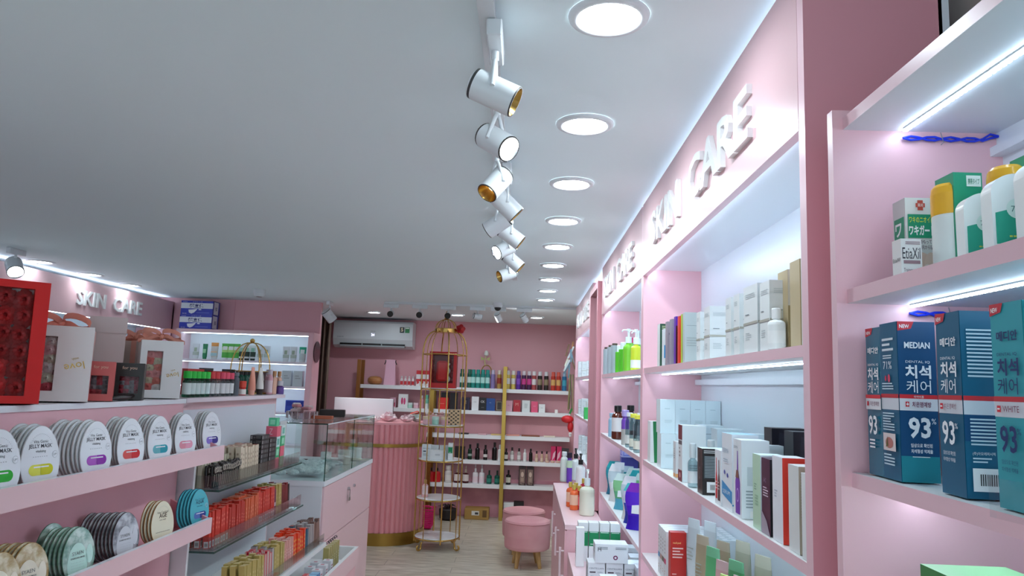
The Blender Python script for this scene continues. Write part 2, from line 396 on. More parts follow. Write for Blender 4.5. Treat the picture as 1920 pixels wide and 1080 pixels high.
heads = [((926,173), (.9,-.05,-.42), 2, 'nearest one, brass mouth aimed right'), ((931,266), (.62,-.5,-.5), 1, 'second one, glowing mouth aimed at the right shelving'),
         ((930,344), (-.5,-.45,-.75), 2, 'third one, brass mouth aimed down left'), ((949,384), (.65,.1,-.6), 0, 'fourth one, aimed down right'),
         ((934,419), (-.8,.25,-.5), 0, 'fifth one, dark rim aimed left'), ((958,442), (.7,.05,-.5), 0, 'sixth one, aimed right'),
         ((946,467), (-.75,-.6,-.5), 1, 'seventh one, glowing mouth aimed left'), ((962,490), (.65,0,-.55), 0, 'eighth one, aimed right'), ((951,514), (-.8,-.35,-.35), 2, 'ninth and last one, warm mouth aimed left')]
for q, d, lit, l in heads:
    p = at(q[0], q[1], X=-.105); p = at(q[0], q[1], Z=H-.024-.13)
    spot(-.105 if False else p.x, p.y, H-.024, d, 'white cylinder spotlight on the middle track, ' + l, 'middle track spotlights', lit)
b = MB(); b.box(-1.42, 0.50, 7.1, 7.13, H-.022, H-.0005, WLAMP); tag(b.build('light_rail'), 'thin white ceiling track running across in front of the back wall', 'track rail')
for px, py, d, lit, l in ((733, 592, (0,-1,-.15), 3, 'leftmost, black mouth facing the shop'), (787, 595, (0,-1,-.15), 3, 'second from left, black mouth facing the shop'), (840, 597, (0,-1,-.15), 3, 'behind the birdcage finial'),
                          (895, 603, (.9,.35,-.15), 1, 'aimed right, just right of the birdcage'), (934, 604, (.35,.55,-.75), 1, 'tilted down with a golden collar'), (983, 604, (.5,.5,-.7), 1, 'rightmost, tilted down right')):
    X = Xof(px, 7.115, H-.12); spot(X, 7.115, H-.022, d, 'white spotlight on the cross track, ' + l, 'cross track spotlights', lit, drop=.095, L=.09, r=.03, rail='x', power=9 if px > 890 else 0)
p = at(618, 592, Y=7.30)
spot(p.x, 7.28, H, (.5,.45,-.7), 'white spotlight hanging at the corner of the pink partition by the air conditioner', 'lone spotlights', 1, drop=.14, L=.13, r=.05, power=12)
p = at(14, 492, Z=H-.09)
spot(p.x+.05, p.y, H, (.55,-.5,-.6), 'white spotlight glowing above the big red rose box', 'lone spotlights', 1, drop=.12, L=.12, r=.05)
p = at(487, 543, Z=H)
b = MB(); b.lathe([(.052, 0), (.05, -.035), (.042, -.062), (.02, -.066)], WLAMP, 20); b.lathe([(.026, -.0665), (.0001, -.068)], BLACK, 16)
o = b.build('smoke_detector', None, (p.x, p.y, H)); tag(o, 'white cup shaped ceiling sensor above the mask boxes on the partition', 'sensor')
p = at(934, 569, Z=H)
b = MB(); b.lathe([(.05, 0), (.046, -.03), (.035, -.045)], WLAMP, 20); b.sphere((0, 0, -.045), .033, BLACK)
o = b.build('dome_camera', None, (p.x, p.y-.05, H)); tag(o, 'white ceiling dome with a black ball eye in front of the back wall', 'security camera')

# ================================================================== right hand wall shelving
XF = 0.455; XB = 0.69
SH = (1.683, 1.333, 0.985)
def led(b, y0, y1, x, z): 
    n = max(1, int((y1-y0)/.02))
    b.box(x-.004, x+.004, y0, y1, z-.002, z, C('e8eef2'))
    k_ = y0
    while k_ < y1: b.box(x-.003, x+.003, k_, k_+.0052, z-.0045, z-.002, LED); k_ += .0095
def right_unit(y0, y1, label, letters=None, shelves=SH, extra=None, thick=.02):
    t = empty('shelving_unit', ((XF+XB)/2, (y0+y1)/2, 0), label, 'shelving unit', 'pink lit shelving units along the right wall')
    ox, oy = (XF+XB)/2, (y0+y1)/2
    def P(name, mb, bevel=0): return mb.build(name, t, (-ox, -oy, 0), bevel=bevel)
    q = MB(); q.box(XF, XB, y1-.02, y1, 0.0, 2.34, PINK, {'L': EDGE}); P('side_panel', q)
    q = MB(); q.box(XF-.001, XB, y0, y0+.028, 0.0, 2.34, PINK, {'L': EDGE, 'F': PINKD}); P('side_panel', q)  # same laminate; outer face coloured a deeper pink to paint in its shade
    q = MB(); q.box(XB-.006, XB+.012, y0, y1, 0.0, 2.34, PANELW); P('back_panel', q)
    q = MB(); q.box(XF-.0015, XF+.018, y0+.028, y1-.001, 2.05, 2.345, FASC, {'D': EDGE}); fa = P('fascia', q)
    q = MB(); q.box(XF+.018, XB-.006, y0+.028, y1-.02, 2.075, 2.09, PINKL, {'D': PANELW}); P('top_board', q)
    for z in shelves:
        q = MB(); q.box(XF+.004, XB-.006, y0+.028, y1-.02, z-thick, z, WHITE, {'L': EDGE}); s_ = P('shelf', q)
        q = MB(); led(q, y0+.05, y1-.04, XF+.075, z-thick); q.build('led_strip', s_)
    q = MB(); q.box(XF+.021, XF+.029, y0+.05, y1-.03, 2.0705, 2.0745, LED); q.build('led_strip', fa)
    q = MB(); q.box(XB-.03, XB-.006, y0+.028, y1-.02, 2.002-.13, 2.02-.13, PANELW); q.box(XB-.03, XB-.006, y0+.028, y1-.02, 1.625, 1.645, PANELW); P('wall_rail', q)
    if letters:
        la, lb = letters  # y extent: starts at far end
        q = MB(); Mx = Matrix(((0,0,-1,XF-.0015),(-1,0,0,lb),(0,1,0,2.125),(0,0,0,1)))
        sp = lb - la
        q.text('SKIN', Mx, sp*.40, .12, C('eef0f0', .25), .02, .012)
        q.build('sign_word', fa); q = MB()
        q.text('CARE', Mx @ Matrix.Translation((sp*.52, 0, 0)), sp*.48, .12, C('eef0f0', .25), .02, .012)
        q.build('sign_word', fa)
    return t
right_unit(1.19, 2.92, 'tall pink wall shelving with SKIN CARE letters, nearest of the lettered units on the right', (1.47, 2.66))
right_unit(2.921, 4.53, 'pink wall shelving with SKIN CARE letters between the mirror and the nearest lettered unit', (3.15, 4.30))
right_unit(5.15, 6.95, 'farthest pink wall shelving on the right, between the mirror and the back wall', (5.45, 6.65), (1.69, 1.355, 1.035))
# cove glow strip lying on top of the units, lighting the ceiling
b = MB(); led2 = LED
b.box(XF+.05, XF+.06, 1.25, 6.9, 2.3455, 2.3495, COVE); tag(b.build('cove_light_strip'), 'bluish LED strip hidden on top of the right shelving, glowing on the ceiling', 'led strip')

# unit nearest the camera
t = empty('shelving_unit', (.57, .7, 0), 'lower pink shelving at the right edge holding dark teal toothpaste cartons', 'shelving unit', 'pink lit shelving units along the right wall')
def P0(name, mb, par=t): return mb.build(name, par, (-.57, -.7, 0) if par is t else (0, 0, 0))
q = MB(); q.box(.440, XB, 1.048, 1.066, 0, 2.02, PINK, {'L': EDGE, 'F': PINK}); P0('side_panel', q)
q = MB(); q.box(XB-.004, XB+.012, .25, 1.066, 0, 2.0, PANELW); P0('back_panel', q)
q = MB(); q.box(XF, XB-.004, .25, 1.048, 1.99, 2.008, PANELW, {'L': EDGE}); tb = P0('top_board', q)
q = MB(); led(q, .3, 1.035, XF+.085, 1.99); q.build('led_strip', tb)
for z in (1.752, 1.496, 1.19):
    q = MB(); q.box(XF, XB-.004, .25, 1.048, z-.02, z, WHITE, {'L': EDGE}); s_ = P0('shelf', q)
    q = MB(); led(q, .3, 1.035, XF+.085, z-.02); q.build('led_strip', s_)
    q = MB(); zz = z - .026
for z, par in ((1.99, 0), (1.732, 1)):
    q = MB()
    for k in (0, 1):
        pts = [(XF+.085+i*(XB-.012-XF-.085)/12, 1.043, z-.006-.003*math.sin(i*1.3+k*PI)-(.006 if i < 11 else 0)) for i in range(13)]
        q.tube(pts, .0018, C('2038d8', .4), 6)
    q.tube([(XF+.14, 1.043, z-.002), (XF+.142, 1.04, z-.018), (XF+.138, 1.04, z-.022)], .0006, C('888888'), 5)
    P0('cable', q)
q = MB(); q.box(XB-.022, XB-.004, .25, 1.048, 1.955, 1.968, PANELW); q.box(XB-.012, XB-.004, .25, 1.048, 1.968, 1.99, PANELW); q.box(XB-.022, XB-.004, .25, 1.048, 1.70, 1.712, PANELW); P0('wall_rail', q)

# mirror in a pink frame
t = empty('standing_mirror', (.46, 4.84, 0), 'tall narrow mirror in a pink frame standing between two shelving units', 'mirror')
q = MB(); q.box(-.03, .012, -.28, -.24, 0.865, 2.27, PINKD); q.box(-.03, .012, .24, .28, 0.865, 2.27, PINKD); q.box(-.03, .012, -.24, .24, 2.23, 2.27, PINKD); q.box(-.03, .012, -.24, .24, 0.865, 0.90, PINKD); q.build('frame', t)
q = MB(); q.box(-.004, .008, -.24, .24, .90, 2.23, C('f4f4f4', .02, 1.0)); q.build('mirror_glass', t)

# low cabinets
def low_cab(y0, y1, z, x0, label, nd):
    t = empty('low_cabinet', (x0, y0, 0), label, 'cabinet', 'pink base cabinets on the right')
    q = MB(); q.box(.012, .45-x0-.005, 0, y1-y0, 0, z-.025, PINK); q.build('body', t)
    q = MB(); q.box(0, .45-x0-.005, -.004, y1-y0, z-.025, z, PINKL); q.build('top_board', t, bevel=.003)
    w_ = (y1-y0)/nd
    for k in range(nd):
        q = MB(); q.box(0, .012, k*w_+.004, (k+1)*w_-.004, .06, z-.03, PINK); dr = q.build('door', t)
        q = MB(); yy = k*w_+.06; q.tube([(-.02, yy, z-.30), (-.02, yy, z-.13)], .007, C('f2dfe4', .3), 8); q.tube([(-.02, yy, z-.28), (.001, yy, z-.28)], .005, C('f2dfe4'), 6); q.tube([(-.02, yy, z-.15), (.001, yy, z-.15)], .005, C('f2dfe4'), 6); q.build('handle', dr)
low_cab(4.10, 5.83, .86, .232, 'long pink low cabinet with pale bar handles beside the velvet stools', 3)
low_cab(1.3, 4.085, .72, .249, 'lower pink cabinet step holding white and green cartons', 4)

# ================================================================== left side furniture
GX = -1.337
t = empty('display_gondola', (-1.6, 2.0, 0), 'pink display stand whose ledges hold oval face masks', 'display stand')
def PL(name, mb, par=None, bevel=0): return mb.build(name, par or t, (1.6, -2.0, 0) if par is None else (0, 0, 0), bevel=bevel)
q = MB(); q.box(-1.95, GX, 1.15, 2.868, 0, 1.486, PINK); PL('body', q)
q = MB(); q.box(-1.97, GX+.006, 1.14, 2.874, 1.486, 1.503, C('eef0f4', .3)); PL('top_board', q)
for z, ye in ((1.273, 2.90), (1.008, 2.84), (.74, 2.74)):
    q = MB(); q.box(GX, -1.19, 1.15, min(ye, 2.872), z+.002, z+.014, PINK); s_ = PL('ledge', q)
    q = MB(); q.box(-1.19, -1.175, 1.15, ye, z, z+.056, PINKL, {'T': C('eef0f6', .3)}); q.build('ledge_lip', s_)
    q = MB(); 
    ye = min(ye, 2.872)
    q.add([(GX, ye-.01, z), (-1.19, ye-.01, z), (-1.19, ye-.01, z+.056), (GX, ye-.01, z+.12), (GX, ye, z), (-1.19, ye, z), (-1.19, ye, z+.056), (GX, ye, z+.12)],
          [(0,1,2,3), (7,6,5,4), (0,4,5,1), (1,5,6,2), (2,6,7,3), (3,7,4,0)], PINKD); q.build('ledge_end', s_)
t2 = empty('cosmetics_stand', (-1.6, 3.4, 0), 'white backed display stand with glass shelves of lipstick cartons', 'display stand')
def PC(name, mb): return mb.build(name, t2, (1.6, -3.4, 0))
CB = -1.375
q = MB(); q.box(CB, -1.276, 2.876, 2.892, 0, 1.40, C('dfe3e6', .4), {'R': C('f0f2f4')}); PC('side_panel', q)
q = MB(); q.box(-1.95, CB, 2.892, 4.05, 0, 1.488, PINKL, {'R': PINKL}); q.box(CB, CB+.004, 2.90, 4.03, 0, 1.455, C('dde2ea', .35)); PC('back_panel', q)
q = MB(); q.box(-1.97, GX+.006, 2.878, 4.06, 1.488, 1.505, C('ecdfe6', .3)); PC('top_board', q)
for z, ye, xf in ((1.157, 3.95, -1.18), (.926, 4.03, -1.18)):
    q = MB(); q.box(CB+.005, xf, 2.895, ye, z-.008, z, GLASS, {'R': GLASSE, 'F': GLASSE}); s_ = PC('glass_shelf', q)
    q = MB(); q.box(xf-.012, xf-.009, 2.91, ye-.02, z, z+.055, ACRYL); q.box(CB+.01, xf-.012, 2.91, 2.913, z, z+.05, ACRYL)
    y = 2.91
    while y < ye-.03: q.box(xf-.03, xf-.012, y, y+.0025, z, z+.05, ACRYL); y += .05
    q.build('acrylic_tray', s_)
for z, ye, xf in ((.72, 4.10, -1.06),):
    q = MB(); q.box(CB+.005, xf, 2.9, ye, z-.02, z, WHITE); s_ = PC('shelf', q)
    q = MB(); q.box(xf-.012, xf-.009, 2.91, ye-.02, z, z+.05, ACRYL); q.build('acrylic_tray', s_)
q = MB(); z = .56; q.box(CB+.005, -.955, 2.9, 4.42, z-.018, z, WHITE); q.box(-.97, -.95, 2.9, 4.42, z-.018, z+.075, WHITE, {'R': PINKL}); q.box(CB+.005, -.97, 4.40, 4.42, z, z+.075, WHITE); PC('bottom_bin', q)
q = MB(); q.box(CB+.005, -.96, 2.9, 4.40, 0, z-.02, PINK); PC('base', q)

# counter with glass case
t3 = empty('glass_counter', (-1.2, 4.5, 0), 'pink and white shop counter topped by a clear glass showcase', 'counter')
def PT(name, mb, bevel=0, par=None): return mb.build(name, par or t3, (0, 0, 0), bevel=bevel)
q = MB(); q.box(-.70, -.012, 0, 1.38, 0, .955, C('e6eaee', .4)); PT('body', q)
q = MB(); q.box(-.72, 0.004, -.006, 1.385, .955, .986, C('f0f4f8', .3)); PT('counter_top', q, .003)
q = MB(); q.box(-.012, 0, .012, 1.37, .62, .95, PINKL); dr = PT('door', q)
q = MB(); q.box(-.012, 0, .012, 1.37, .05, .612, PINKL); PT('door', q)
for k, yy in ((0, .62), (1, .78)):
    q = MB(); q.lathe([(.011, 0), (.011, .012), (.008, .014)], CHROME, 14, M=Matrix.Translation((0, yy, .86)) @ Matrix.Rotation(PI/2, 4, 'Y')); q.build('lock', dr)
q = MB()
for a in (-.25, .15):
    Mk = Matrix.Translation((.016, .62, .855)) @ Matrix.Rotation(a, 4, 'X'); q.box(-.001, .001, -.004, .004, -.05, 0, CHROME, M=Mk); q.box(-.001, .001, -.011, .011, -.075, -.05, CHROME, M=Mk)
q.build('key', dr)
g = MB(); z0, z1 = .986, 1.328; W = -.62
g.box(-.006, 0, .0, 1.375, z0, z1-.006, GLASS); gb = PT('showcase_glass', g)
for nm, bb in (('glass_pane', (W, -.006, 0, .006, z0, z1-.006)), ('glass_pane', (W, -.006, 1.369, 1.375, z0, z1-.006)), ('glass_top', (W, 0.002, -.002, 1.377, z1-.006, z1))):
    g = MB(); g.box(*bb, GLASS); g.build(nm, gb)
g = MB()
for yy in (0, .70, 1.375): g.box(-.004, .001, yy-.0015, yy+.0015, z0, z1-.006, GLASSE)
g.box(-.001, .003, -.002, 1.377, z1-.006, z1+.0005, C('dfeaf0', .2)); g.box(W, .002, -.0035, -.0015, z1-.006, z1, GLASSE); g.build('glass_edge_trim', gb)

# reception desk: stadium plan with fluted front
def stadium(cx0, cx1, cy, r, n=24):
    pts = [(cx1 + r*math.cos(a), cy + r*math.sin(a)) for a in [(-PI/2 + PI*i/n) for i in range(n+1)]]
    pts += [(cx0 + r*math.cos(a), cy + r*math.sin(a)) for a in [(PI/2 + PI*i/n) for i in range(n+1)]]
    return pts
t4 = empty('reception_desk', (-1.615, 7.77, 0), 'pink fluted reception desk with rounded ends and gold bands', 'desk')
def resample(pts, step):
    L = []; n = len(pts); tot = 0
    seg = [((Vector(pts[(i+1) % n]) - Vector(pts[i])).length) for i in range(n)]; T = sum(seg); N = int(T/step); out = []
    i = 0; acc = 0
    for k in range(N):
        d = T*k/N
        while acc + seg[i] < d: acc += seg[i]; i += 1
        out.append(Vector(pts[i]).lerp(Vector(pts[(i+1) % n]), (d-acc)/seg[i]))
    return out, T/N
S = stadium(-.165, .165, 0, .40, 32)
rs, st = resample(S, .0125)
flt = []
for i, p in enumerate(rs):
    nx = rs[(i+1) % len(rs)] - rs[i-1]; nrm = Vector((nx.y, -nx.x)).normalized(); ph = i % 4
    flt.append(tuple(p + nrm*(0, .013, .017, .013)[ph]))
q = MB(); q.prism(flt, .12, 1.165, C('f09ea4', .45), smooth=False); q.build('fluted_body', t4)
q = MB(); q.prism([tuple(p*1.03) for p in [Vector(a) for a in S]], 1.165, 1.185, C('f2aab0', .4)); q.build('desk_top', t4)
q = MB(); q.prism([tuple(Vector(a)*1.048) for a in S], 0.0, .12, GOLDY, smooth=True); q.build('gold_plinth', t4)
q = MB(); q.prism([tuple(Vector(a)*1.052) for a in S], .945, .978, GOLDY, smooth=True); q.build('gold_band', t4)

# far left wall shelving with sign
t5 = empty('shelving_unit', (-3.8, 5.7, 0), 'pink SKIN CARE wall shelving on the far left behind the gift boxes', 'shelving unit')
def P5(n_, mb): return mb.build(n_, t5, (3.8, -5.7, 0))
q = MB(); q.box(-3.98, -3.62, 7.33, 7.35, 0, 2.30, PINK); P5('side_panel', q)
q = MB(); q.box(-3.98, -3.62, 5.38, 5.40, 0, 2.04, PINK, {'R': EDGE}); P5('side_panel', q)
q = MB(); q.box(-3.995, -3.985, 3.6, 7.35, 0, 2.30, PANELW); P5('back_panel', q)
q = MB(); q.box(-3.64, -3.62, 3.6, 7.35, 2.04, 2.325, FASC); fa = P5('fascia', q)
q = MB(); q.box(-3.985, -3.64, 3.6, 7.33, 2.05, 2.066, PANELW); P5('top_board', q)
q = MB(); q.box(-3.724, -3.716, 3.7, 7.3, 2.045, 2.0495, LEDB); q.build('led_strip', fa)
for z in (1.69, 1.35, 1.0):
    q = MB(); q.box(-3.985, -3.63, 3.6, 7.33, z-.02, z, WHITE); s_ = P5('shelf', q)
    q = MB(); q.box(-3.724, -3.716, 3.7, 7.3, z-.025, z-.0205, LEDB); q.build('led_strip', s_)
q = MB(); Mx = Matrix(((0,0,1,-3.62),(1,0,0,5.735),(0,1,0,2.122),(0,0,0,1)))
q.text('SKIN', Mx, .40, .125, C('eef0f0', .25), .02, .012); q.build('sign_word', fa)
q = MB(); q.text('CARE', Mx @ Matrix.Translation((.52, 0, 0)), .47, .125, C('eef0f0', .25), .02, .012); q.build('sign_word', fa)
b = MB(); b.box(-3.70, -3.69, 3.7, 7.3, 2.3255, 2.3295, COVE); b.box(-3.75, -3.66, 3.6, 7.33, 2.321, 2.3255, PINKL); tag(b.build('cove_light_strip'), 'LED strip on top of the far left sign board, glowing on the ceiling', 'led strip')

# cabinet against the partition
t6 = empty('display_cabinet', (-2.78, 7.25, 0), 'white lit open display cabinet with pink sides against the partition', 'cabinet')
def P6(n_, mb, par=None): return mb.build(n_, par or t6, (2.78, -7.25, 0) if par is None else (0,0,0))
yf = 7.14
q = MB(); q.box(-2.155, -2.10, yf, 7.365, 0, 2.045, PINK); P6('side_panel', q)
q = MB(); q.box(-3.47, -3.42, yf, 7.365, 0, 2.045, PINKL); P6('side_panel', q)
q = MB(); q.box(-3.42, -2.155, yf, 7.365, 2.012, 2.045, PINKL, {'D': PANELW}); tp = P6('top_board', q)
q = MB(); q.box(-3.42, -2.155, yf+.06, yf+.068, 2.007, 2.0115, LEDB); q.build('led_strip', tp)
q = MB(); q.box(-3.42, -2.155, 7.355, 7.365, 0, 2.012, C('f2f6f8')); P6('back_panel', q)
for z in (1.752, 1.515, 1.26, .95):
    q = MB(); q.box(-3.42, -2.155, yf+.004, 7.355, z-.022, z, C('e9dde4', .3)); s_ = P6('shelf', q)
    q = MB(); q.box(-3.42, -2.155, yf+.06, yf+.068, z-.027, z-.0225, LEDB); q.build('led_strip', s_)

# air conditioner
t7 = empty('air_conditioner', (-1.905, 9.0, 2.16), 'white split air conditioner unit mounted on the back wall', 'air conditioner')
ACW = C('d5dde0', .3)
q = MB(); pr = [(-.20, -.16), (-.20, .02), (.0, .02), (0, 0)]
out = [(.19, .165), (-.03, .165), (-.055, .14), (-.06, -.06), (-.03, -.135), (.05, -.165), (.19, -.165)]
n = len(out); vs = [(-.49, a, c) for a, c in out] + [(.49, a, c) for a, c in out]
q.add(vs, [tuple(range(n)), tuple(reversed(range(n, 2*n)))] + [(i, n+i, n+(i+1) % n, (i+1) % n) for i in range(n)], ACW); q.build('housing', t7)
q = MB(); q.box(-.40, .40, -.058, .02, -.15, -.112, BLACK); q.build('air_outlet', t7)
q = MB(); q.box(-.40, .40, -.072, -.062, -.152, -.134, C('9aa3a6', .3), M=None); 
for x in (-.13, .11): q.box(x, x+.01, -.073, -.05, -.15, -.11, C('9aa3a6'))
q.build('louver', t7)
q = MB(); Mx = Matrix(((1,0,0,.33),(0,0,-1,-.0605),(0,1,0,.03),(0,0,0,1))) ; q.box(.33, .385, -.0615, -.058, .03, .10, C('2f3c3c')); q.text('5', Mx @ Matrix.Translation((.014, .015, .0012)), None, .045, C('f2e6c0'), .03); q.build('energy_sticker', t7)
q = MB(); q.box(.395, .45, -.0615, -.058, .03, .10, C('2e8a50')); q.box(.40, .445, -.062, -.058, .08, .095, C('e8f0e8')); q.build('energy_sticker', t7)
q = MB(); q.text('AQUA', Matrix(((1,0,0,-.03),(0,0,-1,-.0605),(0,1,0,.028),(0,0,0,1))), .06, None, C('7c8a90')); q.text('INVERTER', Matrix(((1,0,0,-.44),(0,0,-1,-.0615),(0,1,0,-.045),(0,0,0,1))), .08, None, C('7c8a90')); q.text('24', Matrix(((1,0,0,-.02),(0,0,-1,-.0615),(0,1,0,-.02),(0,0,0,1))), .04, None, emis('ac_display', (.6, .6, 1), 1.5)); q.build('display', t7)

# curtain
q = MB(); N = 60; vs = []; 
for i in range(N+1):
    x = -2.87 + .58*i/N; y = 8.45 + .035*math.sin(i*1.05) + .01*math.sin(i*.37)
    for z in (0.02, 2.34): vs.append((x, y, z))
fs = [(2*i, 2*i+2, 2*i+3, 2*i+1) for i in range(N)]
q.add(vs, fs, C('6a564b', .9), True); cu = q.build('curtain'); sm_ = cu.modifiers.new('thickness', 'SOLIDIFY'); sm_.thickness = .004
tag(cu, 'dark brown pleated curtain hanging beside the air conditioner', 'curtain')

# back wall shelving: white boards on gold posts
t8 = empty('wall_shelving', (-.75, 9.1, 0), 'white board shelving on gold posts along the back wall', 'shelving unit')
def P8(n_, mb): return mb.build(n_, t8, (.75, -9.1, 0))
BZ = (1.55, 1.28, .99, .69, .41); BY = 8.98
for z in BZ:
    q = MB(); q.box(-2.03, .54, BY, 9.188, z-.045, z, C('eef0f2', .4)); P8('shelf', q)
for x in (-2.055, -1.14, -.262):
    for y in (BY-.028, 9.16):
        q = MB(); q.box(x-.022, x+.022, y, y+.026, 0, 1.82 if x != -2.055 else 1.85, GOLDY if x > -2 else C('b98a50', .3, .8)); P8('post', q)

# ================================================================== products, nearest right unit (toothpaste and deodorants)
RZ = -PI/2
def median(key, light=False, back=False):
    base = '2fa0ac' if light else '0f5f80'; mid = '38b4bc' if light else '0b4a78'; ink = '14306a' if light else 'f2f6fa'; edge = '58c4c8' if light else '1c8a98'
    w_, d_, h_ = .050, .046, .199
    def front(sw=1.0): return [('r', 0, 0, 1, 1, mid), ('r', 0, 0, 1, .16, edge), ('r', 0, .44, 1, .515, 'e8e8ec'), ('r', 0, .515, 1, .54, 'e0303a'), ('p', [(0, .94), (.36, .955), (.44, 1), (0, 1)], 'd82c3c'),
        ('t', .05, .957, .26, .024, 'ffffff', 'NEW', .02), ('t', .16, .83, .68, .04, ink, 'MEDIAN', .03), ('t', .18, .735, .64, .018, ink, 'DENTAL IQ'), ('t', .16, .64, .68, .085, ink, '치석', .03), ('t', .18, .55, .64, .08, ink, '케어'),
        ('r', .14, .463, .23, .495, 'd82c3c'), ('r', .155, .475, .215, .483, 'ffffff'), ('r', .178, .467, .192, .491, 'ffffff'), ('t', .30, .462, .5, .034, '7a3050', '치은염예방', .02), ('t', .35, .519, .26, .015, 'ffffff', '의약외품'),
        ('t', .18, .27, .58, .13, ink, '93', .03), ('t', .78, .36, .12, .035, ink, '%'), ('t', .22, .215, .56, .025, ink, '임상으로 확인된', .02), ('t', .22, .18, .56, .025, ink, '치석형성 억제율', .02), ('l', .25, .15, .75, .16, 1, ink)]
    def side(): return [('r', 0, 0, 1, 1, base), ('r', 0, .44, 1, .515, 'd8dce4'), ('r', 0, .515, 1, .54, 'c8303a'), ('p', [(0, .94), (.36, .955), (.44, 1), (0, 1)], 'c82c3c'), ('t', .05, .957, .22, .024, 'ffffff', 'NEW', .02), ('t', .2, .81, .66, .05, ink, '메디안', .03), ('t', .2, .735, .62, .018, ink, 'DENTAL IQ'), ('t', .2, .64, .66, .085, ink, '치석', .03), ('t', .2, .55, .62, .08, ink, '케어'),
        ('r', .14, .463, .26, .495, 'd82c3c'), ('r', .16, .475, .24, .483, 'ffffff'), ('t', .34, .465, .5, .03, '7a3050', 'WHITE' if light else '치은염예방'), ('t', .22, .27, .52, .13, ink, '93', .02), ('t', .76, .36, .12, .03, ink, '%'), ('t', .25, .215, .5, .022, ink, '임상으로 확인된'), ('t', .25, .18, .5, .022, ink, '치석형성 억제율')]
    def rear(): return [('r', 0, 0, 1, 1, base), ('r', 0, .3, 1, .44, mid), ('r', 0, .44, 1, .515, 'd8dce4'), ('r', 0, .515, 1, .54, 'd8303a'), ('l', .12, .63, .92, .90, 13, 'c8e0ea'), ('l', .12, .27, .92, .42, 8, 'c8e0ea'), ('t', .14, .225, .5, .02, 'f2f6fa', '(주)아모레퍼시픽'), ('l', .14, .18, .6, .215, 2, 'c8e0ea'), ('bar', .12, .04, .92, .16)]
    info = [('r', 0, 0, 1, 1, base), ('r', 0, .44, 1, .515, 'd8dce4'), ('r', 0, .515, 1, .54, 'c8303a'), ('l', .15, .80, .8, .90, 3, 'dfeaf0'), ('t', .2, .70, .5, .05, 'f2f6fa', '71%'), ('l', .2, .76, .7, .79, 2, 'dfeaf0'), ('e', .35, .64, .05, .018, 'd83050'), ('e', .55, .64, .07, .026, 'e04868'), ('l', .15, .56, .8, .61, 3, 'c8e0ea'), ('l', .15, .30, .8, .42, 7, 'c8e0ea'), ('r', .15, .18, .85, .29, 'e6d8d6'), ('e', .5, .23, .22, .035, 'c07a70'), ('p', [(.3, .2), (.4, .27), (.45, .21)], '6a5a28'), ('l', .2, .08, .8, .16, 4, 'c8e0ea')]
    if back: dec = {'R': rear(), 'F': side()}
    else: dec = {'R': front(), 'F': info}
    carton(key, w_, d_, h_, base, None, dec, 'toothpaste_carton', .22)
median('median_front'); median('median_back', back=True); median('median_light', True, True); median('median_light_b', True, True)
z = 1.497
# thin carton at far left showing its narrow side
carton('median_side', .042, .04, .196, '0f6a84', None, {'F': [('p', [(0, .94), (.4, .955), (.5, 1), (0, 1)], 'd82c3c'), ('t', .06, .957, .3, .022, 'ffffff', 'NEW', .02), ('t', .15, .82, .72, .045, 'f2f6fa', '메디안', .03), ('t', .15, .735, .7, .018, 'f2f6fa', 'DENTAL IQ'), ('t', .15, .64, .7, .085, 'f2f6fa', '치석', .03), ('t', .15, .55, .7, .08, 'f2f6fa', '케어'), ('r', 0, .44, 1, .515, 'e8e8ec'), ('r', 0, .515, 1, .54, 'e0303a'), ('t', .3, .465, .6, .03, '7a3050', '치은염예방'), ('r', .1, .465, .22, .495, 'd82c3c'), ('t', .2, .27, .55, .13, 'f2f6fa', '93', .02), ('l', .25, .17, .75, .24, 3, 'f2f6fa')]}, 'toothpaste_carton', .22)
def rfront(px, z, xin=.012): return Yof(px, XF+xin, z)
put('median_side', (.489, 1.004, z), RZ, 'dark teal toothpaste carton standing farthest left beside the pink side panel', 'toothpaste', 'toothpaste cartons on the right shelf')
put('median_front', (.491, .958, z), RZ-.05, 'dark teal toothpaste carton with MEDIAN lettering and big 93 facing the viewer', 'toothpaste', 'toothpaste cartons on the right shelf')
put('median_back', (.4915, .824, z), RZ-.05, 'dark teal toothpaste carton turned to show its rear text and barcode', 'toothpaste', 'toothpaste cartons on the right shelf')
put('median_light', (.4905, .722, z), RZ-.03, 'lighter turquoise toothpaste carton, first of the WHITE variety beside the barcode carton', 'toothpaste', 'toothpaste cartons on the right shelf')
put('median_light_b', (.4905, .668, z), RZ-.03, 'lighter turquoise toothpaste carton cut by the right edge of the view', 'toothpaste', 'toothpaste cartons on the right shelf')
for k, yy in enumerate((.98, .90, .82)):
    put('median_front', (.58, yy, z), RZ, 'teal toothpaste carton in the hidden back row of the right shelf', 'toothpaste', 'toothpaste cartons in the back row')
b = MB(); 
n = 16
for i in range(n):
    a0 = PI*.5*(i/n)-.2; a1 = PI*.5*((i+1)/n)-.2
    b.add([(.09*math.cos(a0), -.02-.02*math.sin(a0), 0), (.09*math.cos(a1), -.02-.02*math.sin(a1), 0), (.09*math.cos(a1), -.02-.02*math.sin(a1), .035), (.09*math.cos(a0), -.02-.02*math.sin(a0), .035)], [(0,1,2,3)], ACRYL)
tag(b.build('shelf_guard', None, (XF+.002, .70, z+.001), (0, 0, RZ)), 'clear plastic guard lip in front of the turquoise toothpaste cartons', 'guard')
